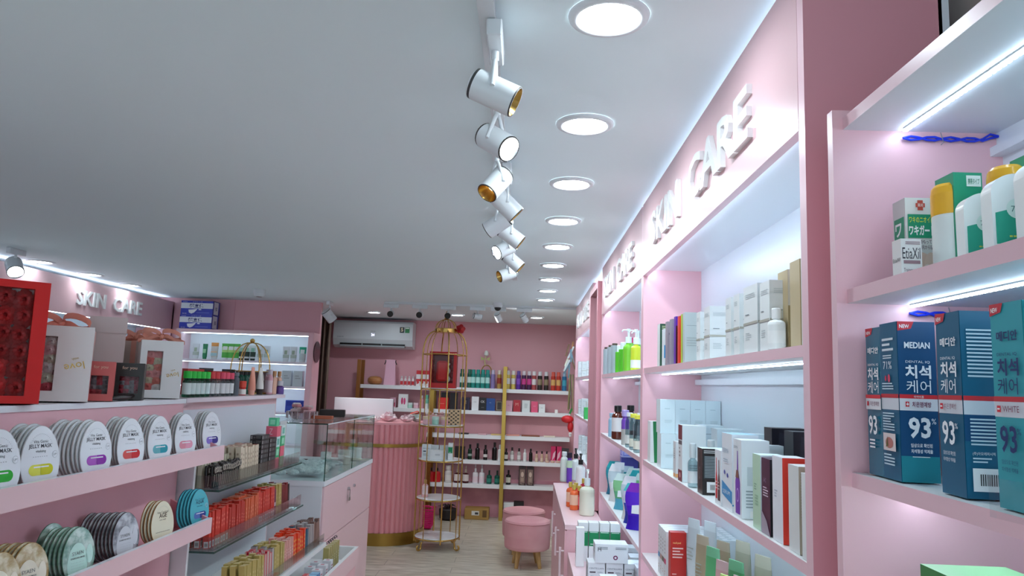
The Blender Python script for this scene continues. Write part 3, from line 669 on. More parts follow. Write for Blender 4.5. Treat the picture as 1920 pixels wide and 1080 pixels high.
# green carton on the bottom shelf
carton('spot_carton', .17, .10, .215, '3f8a4a', {'T': '9ed8a0'}, {'F': [('r', .10, .06, .9, .86, 'e6eaea'), ('t', .40, .62, .40, .12, '303840', 'SPOT', .02)], 'R': [('r', .10, .06, .92, .84, 'e6ebee'), ('t', .40, .40, .42, .09, '38424a', 'SPOT', .02), ('t', .42, .50, .30, .05, '38424a', 'POINT'), ('r', .18, .62, .30, .70, '50484e'), ('l', .42, .32, .8, .38, 2, '8a9296')]}, 'carton')
put('spot_carton', (.525, .83, 1.19), RZ, 'large green carton with white label on the lowest visible right shelf', 'carton')
carton('lime_carton', .12, .10, .212, 'c8ee28', {'T': 'e0f890'}, {'R': [('r', .35, 0, 1, .72, 'e8f4e0')]}, 'carton')
put('lime_carton', (.515, .665, 1.19), RZ, 'bright lime carton beside the large green carton', 'carton')

# deodorant shelf
z = 1.752
carton('etiaxil', .022, .026, .048, 'e6e2e0', None, {'R': [('t', .06, .46, .86, .30, '2a2430', 'EtiaXil', .0), ('r', .1, .33, .9, .42, '9a7880'), ('t', .1, .12, .6, .09, '6a3050', 'Traitement'), ('l', .1, .02, .85, .09, 1, '6a3050'), ('l', .2, .82, .9, .92, 2, 'a08088')], 'F': [('t', .1, .4, .8, None, '2a2430', 'EtiaXil')]}, 'carton')
carton('wakiguard', .035, .040, .115, 'e4e2de', {'T': 'd0d2d0', 'F': 'd8d8d6'}, {'R': [('r', .36, .86, .62, .96, 'e4e2de'), ('r', .40, .85, .58, .97, 'c85040'), ('r', .34, .885, .64, .935, 'c85040'), ('t', .40, .89, .18, .04, 'f6e8e0', '薬用'), ('r', .06, .52, .98, .80, '1f9a72'), ('t', .10, .70, .80, .07, 'e8e84a', 'ワキのニオイに', .01), ('t', .08, .55, .84, .12, 'ffffff', 'ワキガード', .04), ('t', .30, .45, .5, .05, '604050', '直接ぬって', .01), ('t', .12, .385, .85, .05, '604050', 'ニオイを元から防ぐ!!', .01), ('e', .45, .22, .3, .13, 'e0bfae'), ('e', .75, .2, .22, .15, 'e6c8b8'), ('r', .16, .03, .40, .18, '30a87a'), ('p', [(.8, .03), (.98, .03), (.98, .33), (.88, .25)], '30a0b0'), ('e', .62, .12, .16, .09, 'f0e0d8')], 'F': [('r', .1, .5, .9, .78, '1f9a72'), ('t', .2, .56, .5, .16, 'ffffff', 'ワ', .03)]}, 'carton')
p = at(1705, 512, Z=z+.002); yy = rfront(1700, z)
put('etiaxil', (.481, .930, z), RZ, 'small white and mauve carton lettered EtiaXil at the front left of the shelf', 'carton')
put('wakiguard', (.521, .985, z), RZ-.03, 'white carton with green Japanese lettering behind the small mauve carton', 'carton')
b = MB(); pr = [(.0245, 0), (.0255, .004), (.0255, .088), (.025, .091)]
b.lathe(pr, C('e6ece8', .3), 28, sy=.85)
for k in range(5): b.text('WAKI', Matrix(((0,0,1,.0262),(1,0,0,-.006),(0,1,0,.012),(0,0,0,1))), .014, None, C('e8d890'))
c = MB(); c.lathe([(.0256, .090), (.0262, .092), (.0262, .122), (.0245, .132), (.02, .137), (.0, .1385)], C('f2b632', .2), 28, sy=.85)
tpl('rollon', 'roll_on_bottle', b, [('cap', c)])
put('rollon', (.523, .908, z), RZ, 'white roll-on bottle with tall yellow cap standing at the front of the shelf', 'bottle', None, s=.84)
put('rollon', (.540, .822, z), RZ, 'second yellow capped roll-on bottle, half hidden behind the flat white flasks', 'bottle', None, s=.82)
# flat flasks with green label
b = MB(); n = 24; W2 = .027
out = [(-W2, 0), (W2, 0), (W2*1.02, .07)] + [(W2*1.02*math.cos(PI*i/n), .07 + .022*math.sin(PI*i/n)) for i in range(1, n)] + [(-W2*1.02, .07)]
Mf = Matrix(((0,0,1,-.012),(1,0,0,0),(0,1,0,0),(0,0,0,1)))
b.prism(out, 0, .024, C('eef2f0', .3), M=Mf, smooth=False)
fm = Matrix(((0,0,1,.0124),(1,0,0,0),(0,1,0,0),(0,0,0,1)))
b.add([(-.024, .008, 0), (.024, .008, 0), (.024, .058, 0), (-.024, .045, 0)], [(0,1,2,3)], C('2aa58a'), False, fm)
b.add([(.012*math.cos(2*PI*i/20), .050+.012*math.sin(2*PI*i/20), .0004) for i in range(20)], [tuple(range(20))], C('dceee6'), False, fm)
b.text('72h', fm @ Matrix.Translation((-.007, .046, .0008)), .014, None, C('508078')); b.text('-----', fm @ Matrix.Translation((-.010, .016, .0004)), .02, .002, C('d8e060'))
tpl('flask', 'deodorant_flask', b)
put('flask', (.496, .800, z), RZ-.1, 'flat white deodorant flask with green label beside the roll-on bottle', 'bottle', s=.80)
put('flask', (.498, .752, z), RZ-.1, 'larger looking flat white flask with green 72h label nearest the right edge', 'bottle', s=.88)
put('flask', (.502, .703, z), RZ-.1, 'flat white flask cut by the right edge of the view', 'bottle', s=.92)
carton('greentop', .04, .035, .126, '2aa07a', None, {'R': [('r', .45, .86, .95, .97, 'e8f4ee'), ('t', .5, .88, .4, .06, '208060', '携帯タイプ', .01)], 'T': [('r', .3, .2, .9, .8, 'e8f4ee')]}, 'carton')
for k, (yy, l) in enumerate(((.905, 'behind the Japanese carton'), (.82, 'behind the second yellow cap'), (.735, 'behind the flat flasks'))):
    put('greentop', ((.535, .575, .600)[k], yy, z), RZ, 'tilted green carton with white tag ' + l, 'carton', 'green cartons behind the deodorants', tilt=0, lean=.0)
    o = bpy.context.scene.objects[-1] if False else None

# ================================================================== products, lettered right units
def rbox(key, pxn, z, w_, d_, h_, xin, label, c, faces=None, dec=None, group=None, rot=0.0, name='carton'):
    """carton on a right-hand shelf whose near front edge is seen at pixel column pxn"""
    if key not in TPL: carton(key, w_, d_, h_, c, faces, dec, name)
    y = Yof(pxn, XF+xin, z) + w_/2
    return put(key, (XF+xin+d_/2, y, z), RZ+rot, label, 'carton', group)
z = SH[0]
fp = '8a9098'
A = [ # px, w, d, h, xin, colour, faces, dec, label
 (1237, .05, .07, .150, .012, 'eef2f0', {'R': '1f4a34'}, {'R': [('l', .1, .82, .9, .95, 3, 'c8d0a0'), ('r', .2, .1, .8, .7, 'e8f4ee')]}, 'white carton with dark green side, first at the far end of the upper shelf'),
 (1245, .04, .06, .125, .010, 'eef4f8', {'R': '2f9ad8'}, {'R': [('r', 0, .55, 1, 1, 'f0f4f6'), ('r', 0, 0, 1, .2, 'e8eef2')]}, 'low white carton with sky blue side next to the dark green one'),
 (1251, .035, .05, .146, .012, 'a89aa4', {'R': '9a8e98'}, {'R': [('t', .1, .62, .5, None, '402838', 'C')]}, 'mauve grey carton, left one of two on the upper shelf'),
 (1259, .035, .05, .148, .012, 'a09aa8', {'R': '989098'}, {'R': [('t', .3, .66, .4, None, '302838', 'C', .03), ('l', .2, .5, .8, .58, 2, '504858')]}, 'mauve grey carton with letter C, right one of two on the upper shelf'),
 (1267, .03, .05, .150, .012, '6a28b0', {'R': '38101c'}, {'R': [('r', 0, .8, 1, 1, '5a20b0'), ('l', .1, .2, .8, .7, 6, 'c04858')]}, 'dark maroon carton with purple top on the upper shelf'),
 (1274, .03, .045, .146, .012, 'e8402a', {'R': 'e6321e'}, {'R': [('t', .2, .5, .6, None, 'f8c0a0', 'JEJU', .02), ('l', .2, .2, .8, .45, 3, 'f0a080')]}, 'bright red carton on the upper shelf'),
 (1279, .02, .045, .148, .012, 'b8d048', {'R': 'a8c038'}, {}, 'thin lime carton between the red and the grey ones'),
 (1284, .03, .052, .150, .012, 'c6cccc', {'R': 'b4bcbc'}, {'R': [('l', .1, .72, .9, .74, 1, '889090'), ('l', .1, .3, .9, .5, 4, 'a0a8a8')]}, 'plain light grey carton right of the lime one'),
]
for i, (px, w_, d_, h_, xi, c, f, dc, l) in enumerate(A): rbox('A%d' % i, px, z, w_, d_, h_, xi, l, c, f, dc)
def whitecar(key, w_, d_, h_, ribbon=True, c='e6eaea'):
    dec = {}
    for f in 'FR':
        its = [('l', .15, .18, .55, .30, 4, 'b8c0c2'), ('l', .15, .80, .85, .88, 3, 'c0c8ca'), ('l', .15, .55, .45, .58, 1, '808a90')]
        if ribbon: its.append(('r', 0, .42, 1, .455, 'b0ada0'))
        dec[f] = its
    carton(key, w_, d_, h_, c, {'R': 'd8dcdc'}, dec)
whitecar('W1', .045, .055, .136); whitecar('W2', .06, .055, .138); whitecar('W3', .095, .055, .142); whitecar('W4', .05, .075, .150, False); 
W = [(1313, .02, 'W1', 'first'), (1331, .015, 'W2', 'second'), (1371, .012, 'W1', 'third'), (1387, .012, 'W1', 'fourth'), (1421, .012, 'W3', 'fifth, the widest,'), (1444, .014, 'W2', 'sixth')]
for k, (px, xi, key, l) in enumerate(W):
    ww = {'W1': .045, 'W2': .06, 'W3': .095}[key]; dd = .055
    y = Yof(px, XF+xi, z) + ww/2
    put(key, (XF+xi+dd/2, y, z), RZ, '%s white ribboned carton from the far end of the upper shelf' % l, 'carton', 'white ribboned cartons on the upper shelf')
for k, (px, xi, l) in enumerate(((1318, .085, 'left'), (1332, .085, 'right'))):
    put('W4', (XF+xi+.0375, Yof(px, XF+xi, z)+.025-.15, z), RZ, 'taller plain white carton in the back row, %s one behind the ribboned cartons' % l, 'carton', 'taller cartons in the back row')
whitecar('W5', .05, .06, .150, False, 'd6d2c4')
rbox('KR1', 1479, z, .055, .06, .155, .04, 'kraft brown carton with beige tag on the upper shelf', 'b5a078', {'R': 'a8946c', 'F': 'b8a47e'}, {'R': [('r', 0, .55, 1, 1, 'd6cfc0'), ('l', .1, .7, .9, .95, 7, '8a7a68')]})
rbox('KR2', 1502, z, .05, .06, .16, .03, 'kraft brown carton with a white paper tag and straw bow', 'b5a078', {'R': 'b39c70', 'F': 'c4b28c'}, {'R': [('r', .25, .4, .8, .85, 'f0f0ee'), ('l', .35, .75, .7, .8, 2, '909090'), ('p', [(.2, .9), (.6, 1), (.95, .9), (.6, .84)], 'd8c898')]})
rbox('KR3', 1512, z, .02, .04, .158, .03, 'tall pale grey carton at the near end of the upper shelf', 'dcdcd4', {'R': 'c2c4ba'}, {})
rbox('KR4', 1519, z, .01, .05, .17, .012, 'beige wrapped carton pressed against the near side panel', 'd0c0a0', {'R': 'c8b084'}, {'R': [('r', .1, .5, .9, .8, 'e8e4e0')]})
bottle('smallwhite', .017, .06, C('eef2f2', .3), 'f0f2f2', .02, .009, label=(.2, .6, 'f6f8f8'), name='serum_bottle')
p_ = Yof(1455, XF+.02, z)
put('smallwhite', (XF+.022, p_, z), RZ, 'small white bottle in front of the kraft cartons', 'bottle')

# middle shelf of the near lettered unit
z = SH[1]
rbox('B0', 1219, z, .06, .06, .150, .012, 'white carton with green side at the far end of the middle shelf', 'eef2f2', {'R': 'eef2f2'}, {'R': [('p', [(.25, 0), (1, 0), (1, 1), (.15, 1)], '1f8048'), ('l', .5, .2, .65, .6, 8, 'c8e8d0')]})
carton('BW', .075, .052, .117, 'e6f0f4', {'R': 'dcebf0'}, {'R': [('l', .3, .7, .8, .74, 1, 'b8ccd2'), ('l', .3, .3, .8, .4, 3, 'c8d8dc')]})
for j in range(2):
    for i in range(4):
        put('BW', (XF+.042+i*.0528, 2.62+(.02 if j else 0), z+j*.1175), RZ, 'plain white carton in the far stacked block, %s layer, %s from the aisle' % (('lower', 'upper')[j], ('first', 'second', 'third', 'last')[i]), 'carton', 'stacked white cartons block')
rbox('B1', 1267, z, .04, .045, .110, .012, 'small white carton with an orange corner on the middle shelf', 'e2e4e6', {}, {'F': [('r', .1, .02, .9, .12, 'f0b070'), ('l', .3, .5, .6, .8, 5, 'a0a0a8')], 'R': [('r', .0, .02, .9, .12, 'f0b070')]})
rbox('B2', 1279, z, .055, .07, .165, .012, 'white carton with maroon corners on the middle shelf', 'e8ecee', {'R': 'e0e8ea'}, {'F': [('r', 0, .74, 1, 1, '7a2832'), ('r', .05, .65, .95, .72, '6a6064'), ('r', 0, 0, 1, .2, '7c1c2c'), ('e', .5, .11, .22, .05, 'd8a0a0'), ('l', .3, .4, .6, .6, 3, 'a09090')], 'R': [('r', .25, .12, .7, .32, 'd0d8da'), ('l', .3, .14, .65, .30, 4, '98a0a4')]})
for k, px in enumerate((1312, 1345, 1385)):
    rbox('B3', px, z, .07, .075, .160, .10, 'white carton, %s of three in the back row of the middle shelf' % ('farthest', 'middle', 'nearest')[k], 'e4f0f4', {'R': 'dbeaf0'}, {'R': [('l', .2, .8, .8, .84, 1, 'b0c0c8')]}, 'white cartons in the back row of the middle shelf')
bottle('clearserum', .012, .07, CLEARB, 'd0d8da', .035, .008, label=(.15, .55, 'e4e8ea'), name='serum_bottle')
put('clearserum', (XF+.02, Yof(1299, XF+.02, z), z), RZ, 'clear dropper bottle beside the maroon cornered carton', 'bottle', s=1.15)
put('clearserum', (XF+.075, Yof(1330, XF+.07, z), z), RZ, 'clear dropper bottle behind the black carton', 'bottle', s=1.25)
rbox('B4', 1317, z, .055, .075, .118, .012, 'black carton with fine print and a white barcode sticker', '3a2c2c', {'R': '241c1c', 'T': 'd8eef2'}, {'R': [('l', .05, .88, .8, .96, 2, 'd8d8d8'), ('r', .05, .35, .7, .84, '3a4448'), ('l', .08, .36, .68, .83, 14, '98a2a6'), ('bar', .15, .05, .75, .28)], 'F': [('r', .3, .08, .7, .94, '5a4a48'), ('r', .36, .11, .64, .91, '3a2c2c'), ('t', .42, .3, .2, .3, '8a7a78', 'O')]})
rbox('B5', 1352, z, .055, .055, .128, .012, 'white carton printed with a red and a dark brown dropper', 'e8ecf0', {}, {'F': [('p', [(.12, .1), (.42, .1), (.42, .45), (.32, .6), (.3, .85), (.22, .85), (.22, .6), (.12, .45)], 'd8343a'), ('p', [(.52, .08), (.84, .08), (.84, .42), (.74, .58), (.72, .82), (.64, .82), (.64, .58), (.52, .42)], '4a2228'), ('l', .15, .25, .40, .42, 3, 'f8d0d0'), ('l', .55, .25, .82, .42, 3, 'd0a8a8')]})
rbox('B6', 1373, z, .085, .06, .172, .014, 'large white carton with a blue lower band', 'e6ecf2', {'T': '9cc8dc'}, {'F': [('p', [(0, .18), (1, .10), (1, .26), (0, .36)], '3a92cc'), ('t', .1, .2, .7, .05, 'e8f4fa', 'SERUM'), ('t', .1, .74, .6, .06, 'a8b8c8', 'DERMA'), ('e', .3, .48, .07, .03, '4a50a8'), ('e', .6, .45, .07, .03, '4a50a8'), ('l', .2, .6, .7, .66, 2, 'b0bcc8')], 'R': [('l', .1, .12, .7, .8, 24, 'c0c8cc'), ('r', 0, .08, 1, .1, '3a92cc')]})
rbox('B7', 1391, z, .06, .06, .165, .012, 'white carton printed with a purple dropper bottle', 'e6ecf0', {}, {'F': [('p', [(.25, .04), (.8, .04), (.82, .45), (.6, .6), (.56, .85), (.48, .85), (.44, .6), (.24, .45)], '7a3ab0'), ('e', .53, .28, .16, .09, 'd0b0e8'), ('e', .53, .28, .12, .07, '7a3ab0'), ('p', [(.3, .50), (.7, .5), (.62, .6), (.4, .6)], '8a5a48'), ('t', .1, .88, .5, .035, '7a8890', 'DERMA')], 'R': [('r', .2, .42, .75, .66, 'c8d2d6'), ('l', .15, .12, .8, .36, 6, '98a4aa'), ('bar', .3, .02, .8, .10)]})
rbox('B7b', 1412, z, .04, .07, .150, .06, 'plain white carton behind the light green one', 'e0e8ea', {}, {})
rbox('B8', 1427, z, .05, .05, .145, .012, 'pale mint green carton on the middle shelf', 'bcdcc0', {'R': 'e8f4f8', 'T': 'e0f4f6'}, {'F': [('l', .2, .5, .5, .6, 3, '8ab090'), ('l', .3, .3, .7, .45, 4, '9cc0a0')]})
rbox('B9', 1445, z, .05, .055, .142, .012, 'dark plum carton with pale lettering', '481838', {'R': '18141c'}, {'F': [('t', .25, .68, .3, .06, 'b090b0', 'AHC'), ('l', .2, .48, .8, .62, 4, 'e0c8d8'), ('p', [(0, 0), (1, 0), (.6, .18), (0, .3)], 'a89aa8')], 'R': [('l', .1, .1, .5, .9, 24, '505058')]})
rbox('B10', 1469, z, .055, .045, .152, .012, 'white carton with a red orange side', 'e8eaf0', {'R': 'e03a28'}, {'R': [('l', .3, .22, .9, .48, 9, 'f4a090'), ('l', .3, .06, .8, .18, 5, 'f09080')], 'F': [('l', .2, .5, .5, .6, 3, 'b8bcc8')]})
rbox('B11', 1500, z, .05, .03, .145, .012, 'white and taupe carton near the end of the middle shelf', 'dfe2e0', {'R': 'a89c88'}, {'R': [('l', .1, .4, .9, .92, 16, '8a7e6c'), ('r', .2, .3, .8, .42, 'c8c0b0'), ('l', .3, .08, .8, .25, 5, '7a6e60')]})
rbox('B12', 1518, z, .03, .03, .138, .008, 'white carton with a dark green upper half at the near end', 'e8ecec', {'R': 'e8ecee'}, {'R': [('r', 0, .68, 1, 1, '1f6a44'), ('r', 0, .6, 1, .68, '4a6a60'), ('l', .05, .62, .95, .72, 3, 'd0e8dc'), ('r', 0, .2, 1, .22, '304848')]})
for k, px in enumerate((1449, 1490)):
    rbox('B13', px, z, .055, .085, .188, .115, 'glossy black tall carton, %s of the pair at the back near end' % ('left', 'right')[k], '16141c', {'R': '1a1822'}, {'R': [('p', [(.1, .5), (.9, .5), (.7, .9), (.2, .95)], '2a2834')]}, 'black cartons in the back row')

# lower shelf of the near lettered unit
z = SH[2]
carton('LC', .030, .10, .155, 'e6ecee', {'T': 'eef6f8'}, {'F': [('l', .2, .1, .6, .3, 3, 'c8ccd0')], 'T': [('l', .1, .2, .9, .8, 2, 'ccd8dc')]})
spl = ['4a90c0', 'c0988a', '6a5a48', 'd0386a']
for k in range(4):
    carton('LC%d' % k, .032, .11, .157, 'e4e6e8', {'T': 'eaf4f8'}, {'F': [('r', 0, .34, 1, .44, spl[k]), ('l', .2, .5, .7, .8, 4, 'c0b8b8'), ('l', .3, .1, .6, .2, 2, 'd0a890')]})
    put('LC%d' % k, (XF+.07, 2.60-.036*k, z), RZ, 'white slim carton with a %s stripe on the lower shelf' % ('blue', 'tan', 'brown', 'pink')[k], 'carton', 'slim white cartons on the lower shelf')
for j in range(7):
    put('LC', (XF+.176, 2.60-.034*j, z), RZ, 'plain slim white carton in the back row behind the striped slim cartons', 'carton', 'plain slim cartons in the back row')
rbox('L1', 1257, z, .035, .05, .165, .02, 'deep red carton with white lettering on the lower shelf', 'c02824', {'R': 'c22a24'}, {'R': [('t', .15, .78, .5, .05, 'f0b070', 'medi-peel', .02), ('l', .12, .5, .8, .72, 4, 'f0c0b8'), ('l', .1, .2, .4, .24, 1, 'f0c0b8')]})
# standing sachets / tubes in soft colours
def sachet(key, w_, h_, c, c2, txt='a8b0a8'):
    b = MB(); K = 8; n = 16; rings = []
    for i in range(K+1):
        t_ = i/K; ty = .012*math.sin(PI*min(t_*1.1, 1)*.9+.15)+.001; tx = w_/2*(1-.06*(t_ > .9))
        rings.append([(tx*math.copysign(abs(math.cos(2*PI*k/n))**.6, math.cos(2*PI*k/n)), ty*math.sin(2*PI*k/n), h_*t_) for k in range(n)])
    for i in range(K): b.add(rings[i]+rings[i+1], [(k, (k+1)%n, n+(k+1)%n, n+k) for k in range(n)], C(c if i/K < .86 else c2, .35), True)
    b.add(rings[-1], [tuple(range(n))], C(c2))
    for i in range(4): b.box(-w_*.3, w_*(.1+.1*(i%2)), -.0145, -.0132, h_*(.45+.05*i), h_*(.462+.05*i), C(txt))
    tpl(key, 'sachet', b)
sachet('sa_white', .058, .22, 'd4dee2', 'e0ecf0'); sachet('sa_tan', .056, .20, 'b3a386', 'c8bca4'); sachet('sa_green', .056, .20, '5cae74', '7cc89a'); sachet('sa_pink', .056, .188, 'd6a8a8', 'e0c0c0'); sachet('sa_lime', .056, .178, 'b0d070', 'c4e088'); sachet('sa_grey', .056, .225, 'b8b8a2', 'ccccb8')
sa = [('sa_white', 1283, .05, .0, 'pale blue white'), ('sa_tan', 1298, .04, 0, 'tan'), ('sa_white', 1313, .09, .02, 'pale blue white'), ('sa_green', 1316, .03, 0, 'mid green'), ('sa_tan', 1336, .08, .01, 'tan'), ('sa_pink', 1334, .03, 0, 'dusty pink'), ('sa_lime', 1341, .012, 0, 'lime'),
      ('sa_grey', 1372, .10, .01, 'olive grey'), ('sa_green', 1358, .05, 0, 'mid green'), ('sa_pink', 1366, .03, 0, 'dusty pink'), ('sa_lime', 1380, .012, 0, 'lime'), ('sa_grey', 1408, .10, .01, 'olive grey'), ('sa_green', 1396, .05, 0, 'mid green'), ('sa_pink', 1406, .03, 0, 'dusty pink'), ('sa_lime', 1422, .012, 0, 'lime'), ('sa_pink', 1444, .04, 0, 'dusty pink'), ('sa_lime', 1468, .02, 0, 'lime'), ('sa_white', 1488, .03, 0, 'pale blue white'), ('sa_lime', 1500, .012, 0, 'lime')]
cnt = {}
for key, px, xi, dz, nm in sa:
    cnt[nm] = cnt.get(nm, 0) + 1
    put(key, (XF+xi+.03, Yof(px, XF+xi, z+.10), z), RZ+.45, '%s standing sachet on the lower shelf, %s of its colour' % (nm, ords[cnt[nm]-1].replace('nearest', 'first')), 'sachet', nm + ' sachets on the lower shelf', tilt=0)

# second lettered unit
Y2 = 4.50
z = SH[0]
carton('GC', .07, .05, .150, '9aa4aa', {'T': '6a5a50'}, {}, 'carton')
bottle('greybot', .022, .155, C('a2acb2', .3), '5a4a40', .012, .015, sh='square', name='toner_bottle')
for i, (px, xi, l) in enumerate(((1137, .012, 'far'), (1145, .012, 'middle'), (1152, .012, 'near'))):
    put('greybot', (XF+xi+.02, Yof(px, XF+xi+.02, z), z), RZ, 'tall grey frosted bottle with dark stopper, %s one in the second unit' % l, 'bottle', 'grey frosted bottles')
GRN = glass('green_liquid', '58b838', .05, 1.2); 
bottle('greenpump', .028, .115, C('58b82e', .2), 'eaf4f2', .035, .020, label=None, sh='square', name='toner_bottle')
bottle('greenpump2', .026, .135, C('7cc83a', .2), 'e4f0f0', .03, .015, name='pump_bottle', pump=True)
bottle('yellowpump', .024, .12, C('cfe03a', .2), 'eef6f2', .03, .013, label=(.1, .4, 'f2f6f0'), name='pump_bottle', pump=True)
bottle('pinkcap', .022, .17, C('7cc84a', .25), 'f02878', .03, .022, sh='square', name='toner_bottle')
put('greenpump', (XF+.05, Yof(1163, XF+.05, z), z), RZ, 'green bottle with wide white cap on the second unit, farther one', 'bottle', 'green toner bottles')
put('greenpump', (XF+.035, Yof(1170, XF+.035, z), z), RZ, 'green bottle with wide white cap on the second unit, nearer one', 'bottle', 'green toner bottles')
put('pinkcap', (XF+.11, Yof(1180, XF+.11, z), z), RZ, 'green bottle with hot pink cap behind the pump bottles', 'bottle')
put('greenpump2', (XF+.03, Yof(1178, XF+.03, z), z), RZ, 'green pump bottle with white pump head on the second unit', 'bottle')
put('yellowpump', (XF+.04, Yof(1192, XF+.04, z), z), RZ, 'yellow green pump bottle with white label on the second unit', 'bottle')
put('greenpump2', (XF+.09, Yof(1196, XF+.09, z), z), RZ, 'green pump bottle half hidden behind the yellow green one', 'bottle')
z = SH[1]
bottle('brownbot', .033, .145, C('5a2012', .15), '181614', .032, .020, label=(.28, .78, 'e4dede'), sh='round', name='body_wash_bottle')
put('brownbot', (XF+.04, Yof(1158, XF+.04, z), z), RZ, 'brown bottle with black cap and large blank white label', 'bottle')
put('brownbot', (XF+.13, Yof(1182, XF+.13, z), z), RZ, 'brown bottle with black cap standing behind the clear bottles', 'bottle')
bottle('bluebot', .02, .11, C('9cc0d8', .2), 'a8c8dc', .02, .015, name='bottle')
put('bluebot', (XF+.03, Yof(1147, XF+.03, z), z), RZ, 'slim pale blue bottle left of the brown bottle', 'bottle')
bottle('purplebot', .019, .135, C('7a48b8', .25), 'b8a4e0', .03, .018, name='mist_bottle', label=(.0, .55, 'b8b4b0'))
put('purplebot', (XF+.03, Yof(1172, XF+.03, z), z), RZ, 'clear bottle with purple neck and round lilac cap', 'bottle')
bottle('yelbot', .02, .14, CLEARB, 'f0ee50', .018, .016, label=(.1, .35, 'e8e8d8'), name='mist_bottle')
bottle('clearbot', .02, .14, CLEARB, 'e8ecec', .018, .014, label=(.12, .4, 'e0e0dc'), name='mist_bottle')
for px, xi, key, l in ((1180, .03, 'clearbot', 'clear bottle with white cap beside the purple necked bottle'), (1188, .03, 'yelbot', 'clear bottle with bright yellow cap, farther of the two'), (1196, .028, 'yelbot', 'clear bottle with bright yellow cap, nearer of the two'), (1199, .07, 'clearbot', 'clear bottle with white cap behind the yellow capped ones')):
    put(key, (XF+xi, Yof(px, XF+xi, z), z), RZ, l, 'bottle')
# pouch packs on the third shelf
def pouch(key, w_, h_, cols, name='refill_pouch'):
    b = MB(); K = 10; n = 18; rings = []
    for i in range(K+1):
        t_ = i/K; ty = .020*(1-t_)**.7+.0015; tx = w_/2*(1-.10*t_ if t_ < .8 else .92*(1-(t_-.8)*1.2))
        rings.append([(tx*math.copysign(abs(math.cos(2*PI*k/n))**.7, math.cos(2*PI*k/n)) + .008*math.sin(t_*7), ty*math.sin(2*PI*k/n), h_*t_) for k in range(n)])
    for i in range(K): b.add(rings[i]+rings[i+1], [(k, (k+1)%n, n+(k+1)%n, n+k) for k in range(n)], C(cols[int(i/K*len(cols))], .25), True)
    b.add(rings[-1], [tuple(range(n))], C(cols[-1]))
    b.add([(-w_*.2, -.021, h_*.35), (w_*.2, -.021, h_*.35), (w_*.22, -.014, h_*.55), (-w_*.2, -.014, h_*.52)], [(0,1,2,3)], C('eef0f4'))
    tpl(key, name, b)
pouch('po1', .10, .17, ['4838a0', '6a58c0', '28a0a8', 'c8dce8']); pouch('po2', .09, .19, ['1f6a88', '2888a0', '2f98a8', '30b0b8']); pouch('po3', .08, .20, ['d8d4d4', 'e6e6ea', 'c8d8e0', 'f0f0f4'])
pouch('po4', .09, .18, ['58a8c0', '6ab88a', '8ac890', 'd8ece8']); pouch('po5', .09, .18, ['2a3aa0', '384cc0', 'd4d4e8', '58c0c8']); pouch('po6', .11, .20, ['3818b8', '4a20c8', '5a28d0', '8a30c0'])
z = SH[2]
PO = [('po2', 1141, .05, 'dark teal refill pouch at the far end of the third shelf'), ('po1', 1136, .12, 'violet and teal refill pouch behind the dark teal one'), ('po3', 1152, .03, 'white refill pouch, first after the dark teal one'), ('po3', 1158, .06, 'white refill pouch leaning behind the first white one'),
      ('po4', 1164, .03, 'blue and green refill pouch'), ('po4', 1172, .13, 'green refill pouch with pale top'), ('po3', 1178, .03, 'white refill pouch with floral top before the blue one'), ('po5', 1184, .03, 'royal blue refill pouch with white print'), ('po6', 1193, .03, 'deep violet refill pouch nearest the unit edge'), ('po2', 1185, .12, 'teal refill pouch in the back row'), ('po4', 1176, .14, 'mint refill pouch in the back row')]
for j_, (key, px, xi, l) in enumerate(PO): put(key, (XF+xi+.025, min(4.42-.05*j_, Yof(px, XF+xi+.02, z)), z), RZ+1.1, l, 'pouch', 'refill pouches on the third shelf')
carton('lilac', .10, .10, .045, 'b8bcec', None, {'F': [('r', .1, .2, .9, .8, '6a6ad0'), ('l', .2, .3, .8, .7, 3, 'e0e0f8')], 'R': [('r', .05, .2, .9, .8, '7a80d8'), ('l', .1, .3, .7, .7, 3, 'e8e8fa')]})
put('lilac', (XF+.172, 4.455, z+.215), RZ, 'lilac flat carton lying on top of the far pouches', 'carton')
carton('lilacbase', .06, .10, .214, '5a58b8', None, {})
put('lilacbase', (XF+.172, 4.475, z), RZ, 'violet carton standing at the far end behind the pouches', 'carton')

# white and green cartons on the low cabinet
z = .72
carton('wg', .075, .05, .19, 'eef2f2', {'T': 'f2f6f6', 'L': 'f6f8f8'}, {'R': [('r', 0, .40, 1, .78, '149058'), ('l', .1, .72, .9, .77, 1, 'c8e8d8'), ('l', .15, .42, .7, .46, 1, 'e8f8f0')], 'F': [('l', .1, .1, .9, .2, 3, 'c8ccd0')]})
for i in range(4): put('wg', (.315+.055*i, 3.93, z), RZ, 'white carton with a broad green band, %s of four from the aisle' % ('first', 'second', 'third', 'fourth')[i], 'carton', 'green banded cartons on the low cabinet')
carton('wl', .05, .04, .185, 'eef0f0', None, {'F': [('l', .2, .2, .8, .6, 6, 'c8ccd0')]})
put('wl', (.292, 3.80, z), RZ, 'narrow white carton standing before the green banded ones', 'carton')
carton('wk', .10, .145, .08, 'e8ecf0', None, {'F': [('l', .1, .4, .9, .9, 3, 'b0b4bc')], 'R': [('t', .08, .62, .10, None, '2a2a30', 'H', .0), ('e', .62, .3, .07, .12, '78285a'), ('e', .62, .3, .035, .06, 'f0f0f4'), ('l', .1, .7, .5, .85, 2, '8a9098'), ('l', .62, .7, .95, .85, 2, '8a9098')]})
